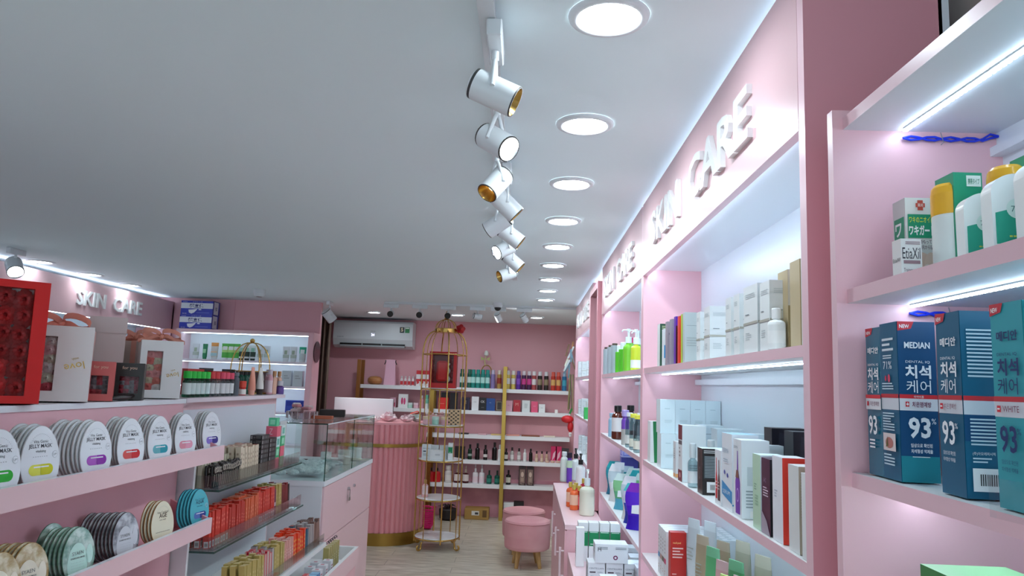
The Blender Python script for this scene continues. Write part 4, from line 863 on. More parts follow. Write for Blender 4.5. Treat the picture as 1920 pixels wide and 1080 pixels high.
carton('wk2', .09, .075, .112, 'e6eaee', {'L': '5a3a40'}, {'F': [('r', 0, 0, .12, 1, '6a4048'), ('l', .2, .2, .9, .8, 8, 'a8b0b8')], 'R': [('t', .08, .76, .84, .06, '6a7080', 'CENTELLIAN'), ('r', .1, .62, .45, .67, '50404c'), ('l', .55, .6, .9, .67, 3, 'b0b8c0'), ('p', [(.15, .5), (.35, .5), (.3, .4), (.2, .4)], '4a3a4a'), ('r', .1, .28, .45, .33, '50404c'), ('l', .55, .2, .9, .35, 4, 'b0b8c0')]})
for i, (x, y, dz) in enumerate(((.335, 3.42, 0), (.415, 3.42, 0), (.495, 3.42, 0))):
    put('wk2', (x, y, z), RZ, 'white carton with grey print and emblem, %s of three standing upright' % ('first', 'second', 'third')[i], 'carton', 'white emblem cartons on the low cabinet')
put('wk', (.40, 3.42, z+.1135), RZ, 'white emblem carton lying flat on top of the upright ones', 'carton')
carton('wk3', .07, .07, .12, 'dfe6e8', {'L': '483840'}, {'R': [('t', .1, .7, .8, .07, '6a7080', 'CENTELLIAN'), ('r', .15, .5, .5, .58, '304048'), ('l', .15, .2, .8, .4, 4, '98a4a8')]})
put('wk3', (.36, 3.12, z), RZ, 'small white carton with a dark side, nearest on the low cabinet', 'carton')
carton('wk4', .08, .09, .11, 'cfeae2', None, {'R': [('l', .2, .5, .8, .7, 3, '90b8b0')]})
put('wk4', (.46, 3.10, z), RZ, 'small mint white carton beside the nearest small carton', 'carton')
for i in range(3): put('wk2', (.70-.16, 3.75-.2*i, z), RZ, 'white carton stacked behind under the third shelf', 'carton', 'cartons under the third shelf')

# bottles on the long low cabinet
z = .86
def pump_at(key, px, py, l, s=1.0, rz=0):
    p = at(px, py, Z=z); put(key, (p.x, p.y, z), rz, l, 'bottle', s=s)
bottle('gelred', .026, .11, glass('red_gel', 'f0708a', .1, 1.2), 'd8c058', .03, .014, label=(.2, .7, 'f05a6a'), name='soap_bottle'); bottle('gelorange', .026, .12, C('f4703a', .25), 'd8c058', .03, .012, label=(.25, .75, 'f8c8a8'), name='soap_bottle')
bottle('cream', .045, .17, C('e6e4cf', .35), 'e8ecec', .04, .018, name='lotion_bottle', pump=True); bottle('whitelot', .03, .2, C('e4ece4', .35), 'e8ecec', .03, .02, name='lotion_bottle')
bottle('violetlot', .022, .19, C('6a3ab0', .3), '281a30', .04, .02, label=(.6, .9, 'c8e0c0'), name='lotion_bottle'); bottle('blackpump', .035, .17, C('e8ecea', .3), '101010', .035, .018, name='lotion_bottle', pump=True)
pump_at('whitelot', 1057, 903, 'tall white lotion bottle at the far corner of the low cabinet'); pump_at('violetlot', 1067, 905, 'slim violet bottle with a black cap on the low cabinet'); pump_at('gelorange', 1069, 950, 'orange gel bottle with gold cap, farther one')
pump_at('blackpump', 1079, 900, 'white lotion bottle with black pump, farther one'); pump_at('blackpump', 1088, 915, 'white lotion bottle with black pump, nearer one'); pump_at('gelred', 1079, 948, 'pink red gel bottle with gold cap beside the orange ones')
pump_at('gelorange', 1076, 956, 'orange gel bottle with gold cap, nearer one'); pump_at('gelred', 1086, 955, 'pink red gel bottle with gold cap, nearest the cream lotion'); pump_at('cream', 1100, 966, 'large cream coloured lotion bottle with white pump'); pump_at('gelred', 1094, 938, 'pink red gel bottle with gold cap behind the cream lotion')

# third unit products
for zz, L in ((1.69, [(1083, .03, 'W4'), (1090, .04, 'W2'), (1099, .05, 'W1'), (1107, .02, 'W5')]), (1.355, [(1083, .03, 'W1'), (1091, .03, 'W4'), (1098, .02, 'W2'), (1106, .03, 'W5')]), (1.035, [(1084, .03, 'W1'), (1092, .04, 'W4'), (1098, .02, 'W2'), (1105, .03, 'W1')])):
    for k, (px, xi, key) in enumerate(L):
        lv = {1.69: 'top', 1.355: 'middle', 1.035: 'lower'}[zz]
        put(key, (XF+xi+.03, min(6.88, Yof(px, XF+xi, zz)), zz), RZ, '%s white carton on the %s shelf of the farthest right unit' % (('first', 'second', 'third', 'fourth')[k], lv), 'carton', 'cartons in the farthest right unit')
        
carton('greenbox', .06, .05, .09, '3fc060', None, {})
put('greenbox', (XF+.03, Yof(1103, XF+.03, 1.355)+.12, 1.355), RZ, 'small bright green carton in the farthest right unit', 'carton')

# ================================================================== left side: face masks on the ledges
def oval(w_, h_, n=40, flat=.0):
    return [(w_/2*math.sin(2*PI*i/n)*(1-.10*math.cos(2*PI*i/n)*-1), h_/2-h_/2*math.cos(2*PI*i/n)) for i in range(n)]
def mask(key, w_, h_, c, rimc, caps=None, txt=None, txtc='3a3a44', metal=None, shape=None):
    b = MB(); o = oval(w_, h_); M0 = Matrix(((1,0,0,0),(0,0,-1,.0015),(0,1,0,0),(0,0,0,1)))
    mm = metal or C(c, .25)
    b.prism(o, 0, .003, C(rimc, .35), M=M0); b.add([(x*.985, y*.985+h_*.0075, .0033) for x, y in o], [tuple(range(len(o)))], mm, False, M0)
    # raised back pod
    b.add([(x*.8, y*.8+h_*.1, -.004) for x, y in o] + [(x*.95, y*.95+h_*.025, 0) for x, y in o], [tuple(reversed(range(len(o))))] + [(i, (i+1) % len(o), len(o)+(i+1) % len(o), len(o)+i) for i in range(len(o))], C('a8a6a4', .3, .4), True, M0)
    e = .0038
    if txt:
        for (t, u, v, tw, bd) in txt: b.text(t, M0 @ Matrix.Translation((u*w_, v*h_, e)), tw*w_, None, C(txtc), bd)
    if caps:
        c1, c2 = caps; x0, x1, y0, y1 = -.30*w_, .32*w_, .27*h_, .43*h_; r_ = (y1-y0)/2
        def pill(xa, xb, ra, rb, cc, ee):
            P = [];
            for i in range(13):
                a = PI/2 + PI*i/12; P.append((xa+(r_*math.cos(a) if ra else 0), (y0+y1)/2+r_*math.sin(a)))
            for i in range(13):
                a = -PI/2 + PI*i/12; P.append((xb+(r_*math.cos(a) if rb else 0), (y0+y1)/2+r_*math.sin(a)))
            b.add([(x, y, ee) for x, y in P], [tuple(range(len(P)))], C(cc, .12), False, M0)
        pill(x0+r_, .0, True, False, c1, e); pill(0, x1-r_, False, True, c2, e+.0004)
        b.add([(x0+r_, y1-r_*.35, e+.0009), (x1-r_, y1-r_*.35, e+.0009), (x1-r_, y1-r_*.6, e+.0009), (x0+r_, y1-r_*.6, e+.0009)], [(3,2,1,0)], C('f4f4f8', .1), False, M0)
        b.add([(.36*w_+.05*w_*math.cos(2*PI*i/24)*1.4, .56*h_+.055*h_*math.sin(2*PI*i/24), e) for i in range(24)], [tuple(range(24))], C('c8ccd2'), False, M0)
        b.add([(.36*w_+.043*w_*math.cos(2*PI*i/24)*1.4, .56*h_+.047*h_*math.sin(2*PI*i/24), e+.0004) for i in range(24)], [tuple(range(24))], C(c), False, M0)
        b.text('UP!', M0 @ Matrix.Translation((.315*w_, .545*h_, e+.0008)), .09*w_, None, C('90949c'))
    # dotted arc above the name
    for i in range(18):
        a = PI*(.2+.6*i/17); x, y = .36*w_*math.cos(a), .50*h_+.38*h_*math.sin(a)
        b.add([(x-.006*w_, y-.004*h_, e), (x+.006*w_, y-.004*h_, e), (x+.006*w_, y+.004*h_, e), (x-.006*w_, y+.004*h_, e)], [(0,1,2,3)], C('9aa0a8'), False, M0)
    tpl(key, 'face_mask_packet', b)
JT = [('Vita Genic', -.20, .745, .38, 0), ('JELLY MASK', -.32, .655, .60, .012), ('vitalizing', -.14, .595, .26, 0), ('- - - - - - -', -.2, .54, .36, 0)]
capc = {'green': ('7ada60', '3ab840'), 'yellow': ('f0ee60', 'd8d42a'), 'purple': ('b860c8', '9a34b0'), 'red': ('e8605a', 'd82c30'), 'teal': ('70b8c0', '2a9cac'), 'pink': ('ec98a8', 'f4a8c0'), 'violet': ('8a7ad0', '3a3a90')}
for k, v in capc.items(): mask('jm_'+k, .116, .168, 'eef1f6', 'd8d8da', v, JT)
mask('jm_plain', .116, .166, 'e8eaee', 'c8c6c4')
TH = R(78)
def mask_at(key, px, zb, X, label, group=None, th=TH, tilt=-.10, s=1.0, cat='face mask', dz=0):
    y = Yof(px, X, zb+.08)
    return put(key, (X, y, zb+dz), th, label, cat, group, tilt=tilt, s=s)
zb = 1.273+.015
fr = [('green', 2, 'front'), ('yellow', 80, 'front'), ('purple', 184, 'front'), ('red', 249, 'front'), ('teal', 303, 'front'), ('pink', 351, 'front'), ('violet', 400, 'front')]
for cn, px, _ in fr:
    X = -1.212
    mask_at('jm_'+cn, px, zb, X, 'white oval jelly mask packet printed with a %s capsule on the upper ledge' % cn, 'front jelly mask packets')
stk = {2: ('green', 5), 80: ('yellow', 5), 184: ('purple', 9), 249: ('red', 5), 303: ('teal', 5), 351: ('pink', 3), 400: ('violet', 4)}
for px, (cn, n_) in stk.items():
    y0 = Yof(px, -1.212, zb+.08)
    for i in range(1, n_+1):
        put('jm_plain', (-1.212-.0093*i*math.sin(TH), y0+.0093*i*math.cos(TH)-.0035*i*(2 if n_ > 8 else 1)*math.sin(TH), zb+.0035*(i % 3)), TH, 'white oval jelly mask packet stacked behind the %s capsule one' % cn, 'face mask', 'packets stacked behind the %s capsule mask' % cn, tilt=-.10)
foil = lambda n_, a, c: noise_mat(n_, a, c, 28, .25, .35, .5, lo=.4, hi=.6)
F1 = foil('foil_beige', 'b49c68', 'ece2c4'); F2 = foil('foil_mint', '88b0a0', 'dcf0e4'); F3 = foil('foil_grey', '84868c', 'dcdee2'); F4 = C('ece4c8', .3); F5 = C('58c0cc', .3)
def cam_mask(key, rim, mat_, txt, inner=None):
    mask(key, .108, .142, 'ffffff', rim, None, txt, '5a5a5e', mat_)
cam_mask('fm_beige', 'c8b078', F1, None); cam_mask('fm_mint', '8ab8a0', F2, None); cam_mask('fm_grey', '70686c', F3, None)
def inner_oval(key, rim, mat_, cc, t1, t2, ear=True):
    b = MB(); w_, h_ = .112, .145; o = oval(w_, h_); M0 = Matrix(((1,0,0,0),(0,0,-1,.0015),(0,1,0,0),(0,0,0,1)))
    b.prism(o, 0, .003, rim, M=M0); b.add([(x*.985, y*.985+h_*.0075, .0033) for x, y in o], [tuple(range(len(o)))], mat_, False, M0)
    b.add([(x*.62-.05*w_, y*.70+h_*.02, .0038) for x, y in o], [tuple(range(len(o)))], C(cc, .3), False, M0)
    b.add([(x*.22+.32*w_, y*.35+h_*.30, .0038) for x, y in o], [tuple(range(len(o)))], C(cc, .3), False, M0)
    b.text(t1, M0 @ Matrix.Translation((-.22*w_, .50*h_, .0045)), .34*w_, None, C('6a7070')); b.text(t2, M0 @ Matrix.Translation((-.27*w_, .43*h_, .0045)), .44*w_, None, C('6a7070'), .01)
    for i in range(4): b.text('. . . . . . . . .', M0 @ Matrix.Translation((-.24*w_, (.36-.05*i)*h_, .0045)), .38*w_, None, C('8a9090'))
    tpl(key, 'face_mask_packet', b)
inner_oval('fm_beige', C('b8985a', .3, .5), F1, 'f0e8d4', 'SYAEN', 'COLLAGEN MASK'); inner_oval('fm_mint', C('6a9a80', .3, .5), F2, 'c8ece0', 'SYAEN', 'SPARKLING MASK'); inner_oval('fm_grey', C('5a4c4e', .3, .4), F3, 'd4d6dc', 'SYAEN', 'DIAMOND MASK')
mask('fm_cream', .112, .145, 'ece6cc', 'a87838', None, [('Vita Cocktail', -.24, .72, .48, 0), ('AGE', -.16, .62, .34, .02), ('care mask', -.14, .56, .28, 0), ('------------', -.3, .30, .6, 0)], '5a4a3a'); mask('fm_aqua', .112, .145, '58bccb', '1c6a80', ('5a7ac0', '3a4a98'), [('Vita Cocktail', -.24, .72, .48, 0), ('AQUA', -.20, .62, .42, .02), ('care mask', -.14, .56, .28, 0)], '1a4a66')
mask('fm_pink', .105, .13, 'e8b8c4', 'd88090', None, [('Rose', -.2, .6, .4, 0)], '8a5060')
zb = 1.008+.015; X = -1.212
for key, px, n_, nm, gap in (('fm_beige', 60, 6, 'beige foil', .010), ('fm_mint', 152, 5, 'mint foil', .010), ('fm_grey', 240, 9, 'silver grey foil', .0085), ('fm_cream', 308, 3, 'cream', .009), ('fm_aqua', 377, 4, 'turquoise', .012)):
    y0 = Yof(px, X, zb+.08)
    put(key, (X, y0, zb), TH, 'front %s face mask packet of its stack on the lower ledge' % nm, 'face mask', tilt=-.10)
    for i in range(1, n_+1):
        put(key, (X-.0094*i*math.sin(TH), y0+.0094*i*math.cos(TH)-gap*.75*i, zb+.002*(i % 2)), TH, '%s face mask packet stacked behind the front one of its colour' % nm, 'face mask', nm+' packets stacked on the lower ledge', tilt=-.10)
put('fm_mint', (X-.07, Yof(100, X-.07, zb+.08), zb+.01), TH, 'pale mint packet standing in the rear between the beige and mint stacks', 'face mask', tilt=-.1)
put('fm_beige', (X+.003, Yof(2, X, zb+.08), zb), TH, 'beige packet cut by the left edge of the view', 'face mask', tilt=-.10)
zb = .74+.015
for i in range(5): put('fm_pink', (X-.012*i, 2.60-.02*i, zb+.02), TH, 'pink rose face mask packet on the lowest ledge' if i else 'front pink rose face mask packet on the lowest ledge', 'face mask', 'pink packets on the lowest ledge', tilt=-.1)

# ================================================================== gift boxes on the display stand
ZT = 1.504
def rose(b, c, r, m1, M=None, seed=0):
    rnd = random.Random(seed); c = Vector(c)
    for k in range(4):
        rr = r*(1-.22*k); n = 5
        for i in range(n):
            a = 2*PI*i/n + k*.7 + rnd.random()*.3; P = []
            dx, dy = math.cos(a), math.sin(a)
            base = c + Vector((dx*rr*.35, -r*.15*k, dy*rr*.35))
            w_ = rr*.72
            t_ = Vector((-dy, 0, dx)); o_ = Vector((dx, 0, dy)); f_ = Vector((0, -1, 0))
            vs = [base - t_*w_*.6 + f_*r*.15, base + o_*rr*.45 - t_*w_*.55 + f_*r*.25, base + o_*rr*.66 + f_*r*.10, base + o_*rr*.45 + t_*w_*.55 + f_*r*.25, base + t_*w_*.6 + f_*r*.15, base + f_*r*(.45+.1*k)]
            b.add(vs, [(0,1,2,5), (5,2,3,4)], m1, True, M)
    b.sphere(c + Vector((0, -r*.55, 0)), r*.28, m1, 8, 5, M=M)
def window_box(name, w_, d_, h_, shell, frame, win, inner, roses, loc, rz, tilt, label, cat='gift box', extra=None):
    """gift box: shell with a window hole in the front, roses inside, clear film"""
    t = empty(name, loc, label, cat, None, rz); t.rotation_euler = (tilt, 0, rz)
    b = MB(); x0, x1, z0, z1 = win; sm_, fm_ = C(shell, .4), C(frame, .4); e = .003
    b.box(-w_/2, w_/2, -d_/2+e, d_/2, 0, h_, sm_, {'F': C(inner, .6)})
    b.build('box_body', t)
    f = MB(); fr_ = [(-w_/2, x0, 0, h_), (x1, w_/2, 0, h_), (x0, x1, 0, z0), (x0, x1, z1, h_)]
    dd = .022
    for a, b_, c_, d__ in fr_: f.box(a, b_, -d_/2-dd, -d_/2+e, c_, d__, fm_)
    if extra: extra(f, w_, d_, h_, dd)
    f.build('window_frame', t)
    for k, (cx_, cz_, r_, cc) in enumerate(roses):
        q = MB(); rose(q, (cx_, -d_/2, cz_), r_, C(cc, .6), seed=k); q.build('rose', t)
    g = MB(); g.box(x0, x1, -d_/2-dd+.002, -d_/2-dd+.003, z0, z1, WRAP); g.build('window_film', t)
    return t
def grid(x0, x1, z0, z1, r, cols, jit=.3, seed=1):
    rnd = random.Random(seed); L = []; nx = max(1, round((x1-x0)/(r*1.35))); nz = max(1, round((z1-z0)/(r*1.35)))
    for i in range(nx):
        for j in range(nz):
            L.append((x0+(i+.5)*(x1-x0)/nx+rnd.uniform(-jit, jit)*r*.4, z0+(j+.5)*(z1-z0)/nz+rnd.uniform(-jit, jit)*r*.4, r, rnd.choice(cols)))
    return L
def gold_love(u, v, wd, flip):
    def fn(f, w_, d_, h_, dd):
        M0 = Matrix(((1,0,0,0),(0,0,-1,-d_/2-dd-.0006),(0,1,0,0),(0,0,0,1))) @ Matrix.Translation((u, v, 0)) @ Matrix.Rotation(PI+.25 if flip else .12, 4, 'Z')
        f.text('love', M0, wd, None, GOLD, .0); f.text('with', M0 @ Matrix.Translation((wd*.2, -wd*.28, 0)), wd*.35, None, GOLD)
    return fn
def foryou(f, w_, d_, h_, dd):
    M0 = Matrix(((1,0,0,0),(0,0,-1,-d_/2-dd-.0006),(0,1,0,0),(0,0,0,1))); f.text('for you', M0 @ Matrix.Translation((-w_*.26, h_*.80, 0)), w_*.5, None, C('ecc8b0'))
def onZ(px, py): return at(px, py, Z=ZT)
p = onZ(-30, 757)
window_box('rose_box', .27, .10, .325, 'c81414', 'cc1010', (-.115, .100, .02, .305), 'd8d4d4', grid(-.11, .098, .022, .30, .033, ['a80c10', 'b81014', '8c080c']), (-1.44, 1.90, ZT), R(42), -.06, 'large red gift box filled with deep red roses at the left edge')
window_box('rose_box', .180, .09, .222, 'e8e4e2', 'ebe8e6', (-.062, -.002, .03, .19), 'c8a8ac', grid(-.062, -.002, .03, .19, .021, ['e8a0ac', 'e8e0e0', 'd85868', 'f0c8cc', 'dfe4d0']), (-1.415, 2.185, ZT), R(30), -.06, 'white window gift box with pink and white roses and upside down gold love', extra=gold_love(.070, .12, .052, True))
window_box('gift_box', .080, .07, .125, 'c85a58', 'd0605c', (-.026, .024, .022, .08), '301418', grid(-.026, .024, .022, .08, .012, ['b82838', '787078', 'c03048', '988890']), (-1.385, 2.37, ZT), R(28), -.03, 'small coral gift box lettered for you', extra=foryou)
window_box('gift_box', .090, .07, .125, '2c2826', '302c2a', (-.030, .030, .022, .08), '280c12', grid(-.030, .030, .022, .08, .012, ['b02840', '8a8088', 'b83850', '9a2034']), (-1.385, 2.55, ZT), R(24), -.03, 'small black gift box lettered for you', extra=foryou)
window_box('rose_box', .145, .08, .215, 'e8e4e2', 'eceae8', (-.050, .004, .03, .175), 'c8a8ac', grid(-.050, .004, .03, .175, .019, ['ec7068', 'f0a0a0', 'ece4e0', 'd8d0b0', 'f08878']), (-1.405, 2.78, ZT), R(34), -.05, 'smaller white window gift box with coral roses and ribbon near the bottles', extra=gold_love(.060, .10, .042, True))
# ribboned boxes behind
def bow(name, loc, rz, label, s=1.0, parent=None, col_='e0907c'):
    b = MB(); m_ = C(col_, .35)
    def strip(pts, w_):
        vs = [];
        for x, y, z in pts: vs += [(x, y-w_*.4, z-w_*.32), (x, y+w_*.3, z+w_*.4)]
        b.add(vs, [(2*i, 2*i+1, 2*i+3, 2*i+2) for i in range(len(pts)-1)], m_, True); b.add([(x, y, z+.0012) for x, y, z in vs], [(2*i+2, 2*i+3, 2*i+1, 2*i) for i in range(len(pts)-1)], m_, True)
    for sg in (-1, 1):
        L = [(sg*s*.065*math.sin(PI*i/12)*(1 if i < 7 else 1), 0, s*(.005+.032*math.sin(2*PI*i/12)+.014*i/12*0)) for i in range(13)]
        L = [(sg*s*(.034-.034*math.cos(2*PI*i/16)), 0, s*(.018+.018*math.sin(2*PI*i/16+.4*sg))) for i in range(17)]
        strip(L, .022*s)
        strip([(sg*s*.01*i, -.004*i*s, s*(.012+.004*math.sin(i))-.0004*i*i*s) for i in range(9)], .018*s)
    b.sphere((0, 0, .012*s), .011*s, m_, 10, 6)
    o = b.build(name, parent, loc, (0, 0, rz))
    return o
def ribbon_box(w_, d_, h_, c, x, y, z, rz, label, rib='e0907c', bowz=True, s=1.0):
    t = empty('gift_box', (x, y, z), label, 'gift box', None, rz)
    b = MB(); b.box(-w_/2, w_/2, -d_/2, d_/2, 0, h_*.8, C(c, .4)); b.build('box_body', t)
    b = MB(); b.box(-w_/2-.002, w_/2+.002, -d_/2-.002, d_/2+.002, h_*.8, h_, C(c, .4)); b.build('lid', t)
    if rib:
        b = MB(); b.box(-.009, .009, -d_/2-.0035, d_/2+.0035, -.0, h_+.0015, C(rib, .35)); b.build('ribbon', t)
        if bowz: bow('bow', (0, 0, h_+.002), 0, '', s, t, rib)
    return t
ribbon_box(.19, .12, .235, 'd8a09a', -1.63, 2.52, ZT, R(20), 'salmon pink gift box with a satin bow behind the large white rose box', 'e07e6c', True, 1.3)
ribbon_box(.12, .10, .295, 'dcc8c4', -1.57, 2.70, ZT, R(30), 'tall pale beige gift box standing behind the coral for you box', None)
ribbon_box(.10, .08, .215, 'd0b8ae', -1.53, 2.825, ZT, R(22), 'beige gift box with coral ribbon behind the black for you box', 'e0907c')
ribbon_box(.10, .10, .215, 'cdb0a8', -1.62, 3.06, ZT, R(18), 'dusky beige gift box beside the smaller white rose box', 'e0907c')
o = bow('ribbon_bow', (-1.405, 2.78, ZT+.222), R(30), '', 1.0); tag(o, 'coral satin ribbon bow tied on the smaller white rose box', 'ribbon'); 
b = MB(); b.tube([(-1.345, 2.36, ZT+.008), (-1.338, 2.41, ZT+.012), (-1.338, 2.45, ZT+.010), (-1.345, 2.49, ZT+.014), (-1.348, 2.54, ZT+.02)], [.004, .011, .009, .006, .004], C('1c1414', .4), 8)
tag(b.build('silk_cord'), 'black twisted silk cord lying in front of the small gift boxes', 'cord')

# ================================================================== bottles on the cosmetics stand top
ZC = 1.506
bottle('tealgreen', .013, .058, glass('teal_liquid', '78d0b4', .05, 1.3), '30d048', .022, .0125, label=(.15, .75, 'dfeeea'), name='lotion_bottle'); bottle('clearred', .013, .058, CLEARB, 'e03840', .022, .0125, label=(.15, .75, 'dfe0e0'), name='lotion_bottle'); bottle('clearpink', .013, .058, CLEARB, 'e8506c', .022, .0125, label=(.15, .75, 'dfe0e0'), name='lotion_bottle')
bottle('darkgreen', .014, .075, C('1d5a48', .2), '181c1a', .012, .009, name='serum_bottle'); bottle('greybottle', .013, .07, C('5a6068', .2), '707880', .012, .011, name='serum_bottle')
bottle('redsmall', .013, .028, C('d83a30', .3), 'e8503c', .024, .0125, label=(.1, .8, 'f0e8e0'), name='cream_bottle')
bottle('goldpump', .012, .075, C('e2b49c', .25, .5), 'c08a58', .02, .008, name='serum_bottle'); bottle('pinktall', .012, .08, C('e0a8b4', .3), 'd0c0c8', .02, .009, label=(.1, .7, 'e8d0d4'), name='serum_bottle')
bottle('purpleacr', .016, .035, C('6a4a98', .2), 'd8d4dc', .02, .012, name='cream_bottle')
squeeze('peachtube', .030, .105, 'eda088', 'f0b09a', .018, thick=.026); squeeze('whitetube', .03, .105, 'ece8e2', '2a1c18', .022, thick=.026, dec=[(.3, .4, .7, .7, 'c8c4bc')])
def top(key, px, X, label, cat='bottle', group=None, s=1.0, rz=PI/2): return put(key, (X-.006, Yof(px, X, ZC+.03), ZC), rz, label, cat, group, s=s*1.32)
XX = -1.375
for i, px in enumerate((352, 361, 370, 379, 388)): top('tealgreen', px, XX-.012*(i % 2)*0, 'teal liquid bottle with bright green cap, %s from the gift boxes' % ords[i].replace('nearest', 'first'), group='green capped bottles')
for i, px in enumerate((397, 406)): top('clearred', px, XX, 'clear bottle with red cap, %s one after the green capped bottles' % ('first', 'second')[i], group='red capped bottles')
for i, px in enumerate((417, 425, 433)): top('clearpink', px, XX, 'clear bottle with rose red cap, %s of three beside the grey bottle' % ('first', 'second', 'third')[i], group='rose capped bottles')
for i, px in enumerate((356, 366, 376)): top('tealgreen', px, -1.435, 'teal bottle with green cap in the second row', group='second row green capped bottles')
for i, px in enumerate((401, 421, 430)): top('clearpink', px, -1.435, 'clear bottle with rose red cap in the second row', group='second row rose capped bottles')
top('greybottle', 443, XX, 'grey glass bottle right of the rose capped bottles'); 
for i, px in enumerate((452, 460, 466)): top('darkgreen', px, -1.44, 'dark green bottle behind the small red one, %s of three' % ('left', 'middle', 'right')[i], group='dark green bottles')
top('redsmall', 457, XX, 'short red bottle with red cap in front of the dark green bottles'); top('peachtube', 474, XX, 'peach coloured squeeze tube standing on its cap', 'tube'); top('whitetube', 489, XX, 'white squeeze tube with dark brown cap', 'tube'); top('pinktall', 507, XX, 'pink tall serum bottle right of the white tube'); top('pinktall', 503, -1.43, 'pink serum bottle half hidden behind the tall pink one'); top('goldpump', 515, XX+.01, 'rose gold serum bottle beside the golden cage', s=1.0); top('goldpump', 524, XX, 'rose gold serum bottle nearest the end of the stand'); top('purpleacr', 527, -1.40+.04, 'small purple cream bottle with clear cap at the stand end')
carton('dkred', .03, .03, .085, 'c03a30', None, {'F': [('l', .1, .2, .9, .8, 3, 'f0b0a0')]}); carton('dkbrown', .028, .03, .092, '4a2c28', {'T': '382020'}, {'R': [('l', .3, .3, .8, .6, 3, '8a6a60')]}); carton('blk', .04, .03, .095, '221c1c', None, {'F': [('r', .1, .6, .9, .8, 'd8d8d8')]})
for i, px in enumerate((354, 362, 370)): top('dkred', px, -1.54, 'red carton behind the green capped bottles, %s of three' % ('left', 'middle', 'right')[i], 'carton', 'red cartons behind the green capped bottles', s=1.05, rz=R(60))
for i, px in enumerate((400, 411, 420)): top('dkred', px, -1.54, 'red carton behind the red capped bottles, %s of three' % ('left', 'middle', 'right')[i], 'carton', 'red cartons behind the red capped bottles', s=1.0, rz=R(60))
for i, px in enumerate((386, 428)): top('blk', px, -1.58, 'black and white carton %s the red cartons' % ('between', 'right of')[i], 'carton', s=1.0, rz=R(60))
for i, px in enumerate((451, 463, 476, 490)): top('dkbrown', px, -1.54, 'dark brown carton behind the tubes, %s of four' % ('first', 'second', 'third', 'last')[i], 'carton', 'dark brown cartons behind the tubes', s=1.0, rz=R(50))
# golden cage dome
cx_, cy_ = Xof(512, 3.95, ZC+.1), 3.90
t = empty('bird_cage', (-1.50, 4.0-.04, ZC), 'small golden open birdcage dome on the end of the cosmetics stand', 'birdcage')
b = MB(); rr = .10
for i in range(6):
    a = 2*PI*i/6+.3; pts = [(rr*math.cos(a), rr*math.sin(a), .0), (rr*math.cos(a), rr*math.sin(a), .13)] + [(rr*math.cos(a)*math.cos(k*PI/16)**.8, rr*math.sin(a)*math.cos(k*PI/16)**.8, .13+.145*math.sin(k*PI/16)) for k in range(1, 8)] + [(0, 0, .275)]
    b.tube(pts, .0032, GOLD, 6)
b.build('wire_frame', t)
b = MB(); b.tube([(rr*math.cos(2*PI*k/32), rr*math.sin(2*PI*k/32), .12) for k in range(32)], .003, GOLD, 6, True); b.tube([(rr*math.cos(2*PI*k/32), rr*math.sin(2*PI*k/32), .004) for k in range(32)], .004, GOLD, 6, True); b.build('ring', t)
b = MB(); b.sphere((0, 0, .285), .013, GOLD); b.build('finial', t)

# ================================================================== lipstick cartons on the glass shelves
def slim(key, w_, h_, c, top_=None, dec=None, d_=None):
    carton(key, w_, d_ or w_, h_, c, {'T': top_ or c}, {'F': dec or [], 'L': dec or []}, 'lipstick_carton', .3)
slim('s_red', .023, .140, 'd23a2c', 'e86a58', [('l', .25, .4, .75, .8, 3, 'e87868'), ('bar', .1, .02, .9, .2)]); slim('s_red2', .023, .132, 'be3428', 'dc6050', [('l', .3, .3, .7, .6, 3, 'e08070')]); slim('s_orange', .023, .138, 'dc6440', 'ec8c70', [('l', .3, .3, .7, .7, 3, 'f0a080')])
slim('s_plum', .023, .13, '7a2c4c', '9a4a60', [('r', .1, .35, .9, .5, 'd8c0cc')]); slim('s_gold', .023, .138, 'b9a45e', 'd8c890', [('l', .3, .3, .7, .7, 3, 'd8c890')]); slim('s_maroon', .021, .13, '7a1e20', 'a84040'); slim('s_black', .021, .125, '2a2222', '5a4c4c'); slim('s_silver', .021, .135, 'a8a0a0', 'c8c2c2')
slim('s_coral', .023, .135, 'e8401e', 'f4745a', [('l', .2, .2, .8, .8, 4, 'f8c060')]); slim('s_pink', .023, .132, 'dc9c92', 'ecc0b8', [('l', .2, .4, .8, .7, 3, 'f0c8c0')]); slim('s_cherry', .022, .132, 'e0d0c8', 'd04a54', [('r', .35, 0, .8, 1, 'c82c40')]); slim('s_cream', .023, .135, 'd8c8b0', 'c04038', [('l', .2, .2, .6, .8, 4, 'a89078')]); slim('s_clear', .022, .138, 'b8b4b4', '5a5456'); slim('s_brown', .022, .135, '8a6a60', '6a504c'); slim('s_teal', .022, .13, '3a6a80', 'c84a40')
b = MB(); b.lathe([(.007, 0), (.0075, .06), (.0075, .085), (.006, .09)], C('221c1a', .25), 10); c = MB(); c.lathe([(.014, .0), (.0145, .002), (.0145, .004), (.013, .005)], C('3a302c', .3), 16, M=Matrix.Translation((0, -.009, .07)) @ Matrix.Rotation(PI/2, 4, 'X')); c.tube([(.009*math.cos(2*PI*k/16), -.0145, .07+.009*math.sin(2*PI*k/16)) for k in range(16)], .0013, C('c8beb0'), 5, True)
c.tube([(-.004, -.009, .005), (.004, -.009, .052)], .0012, C('c8beb0'), 5)
tpl('liner', 'eyeliner_pen', b, [('emblem', c)])
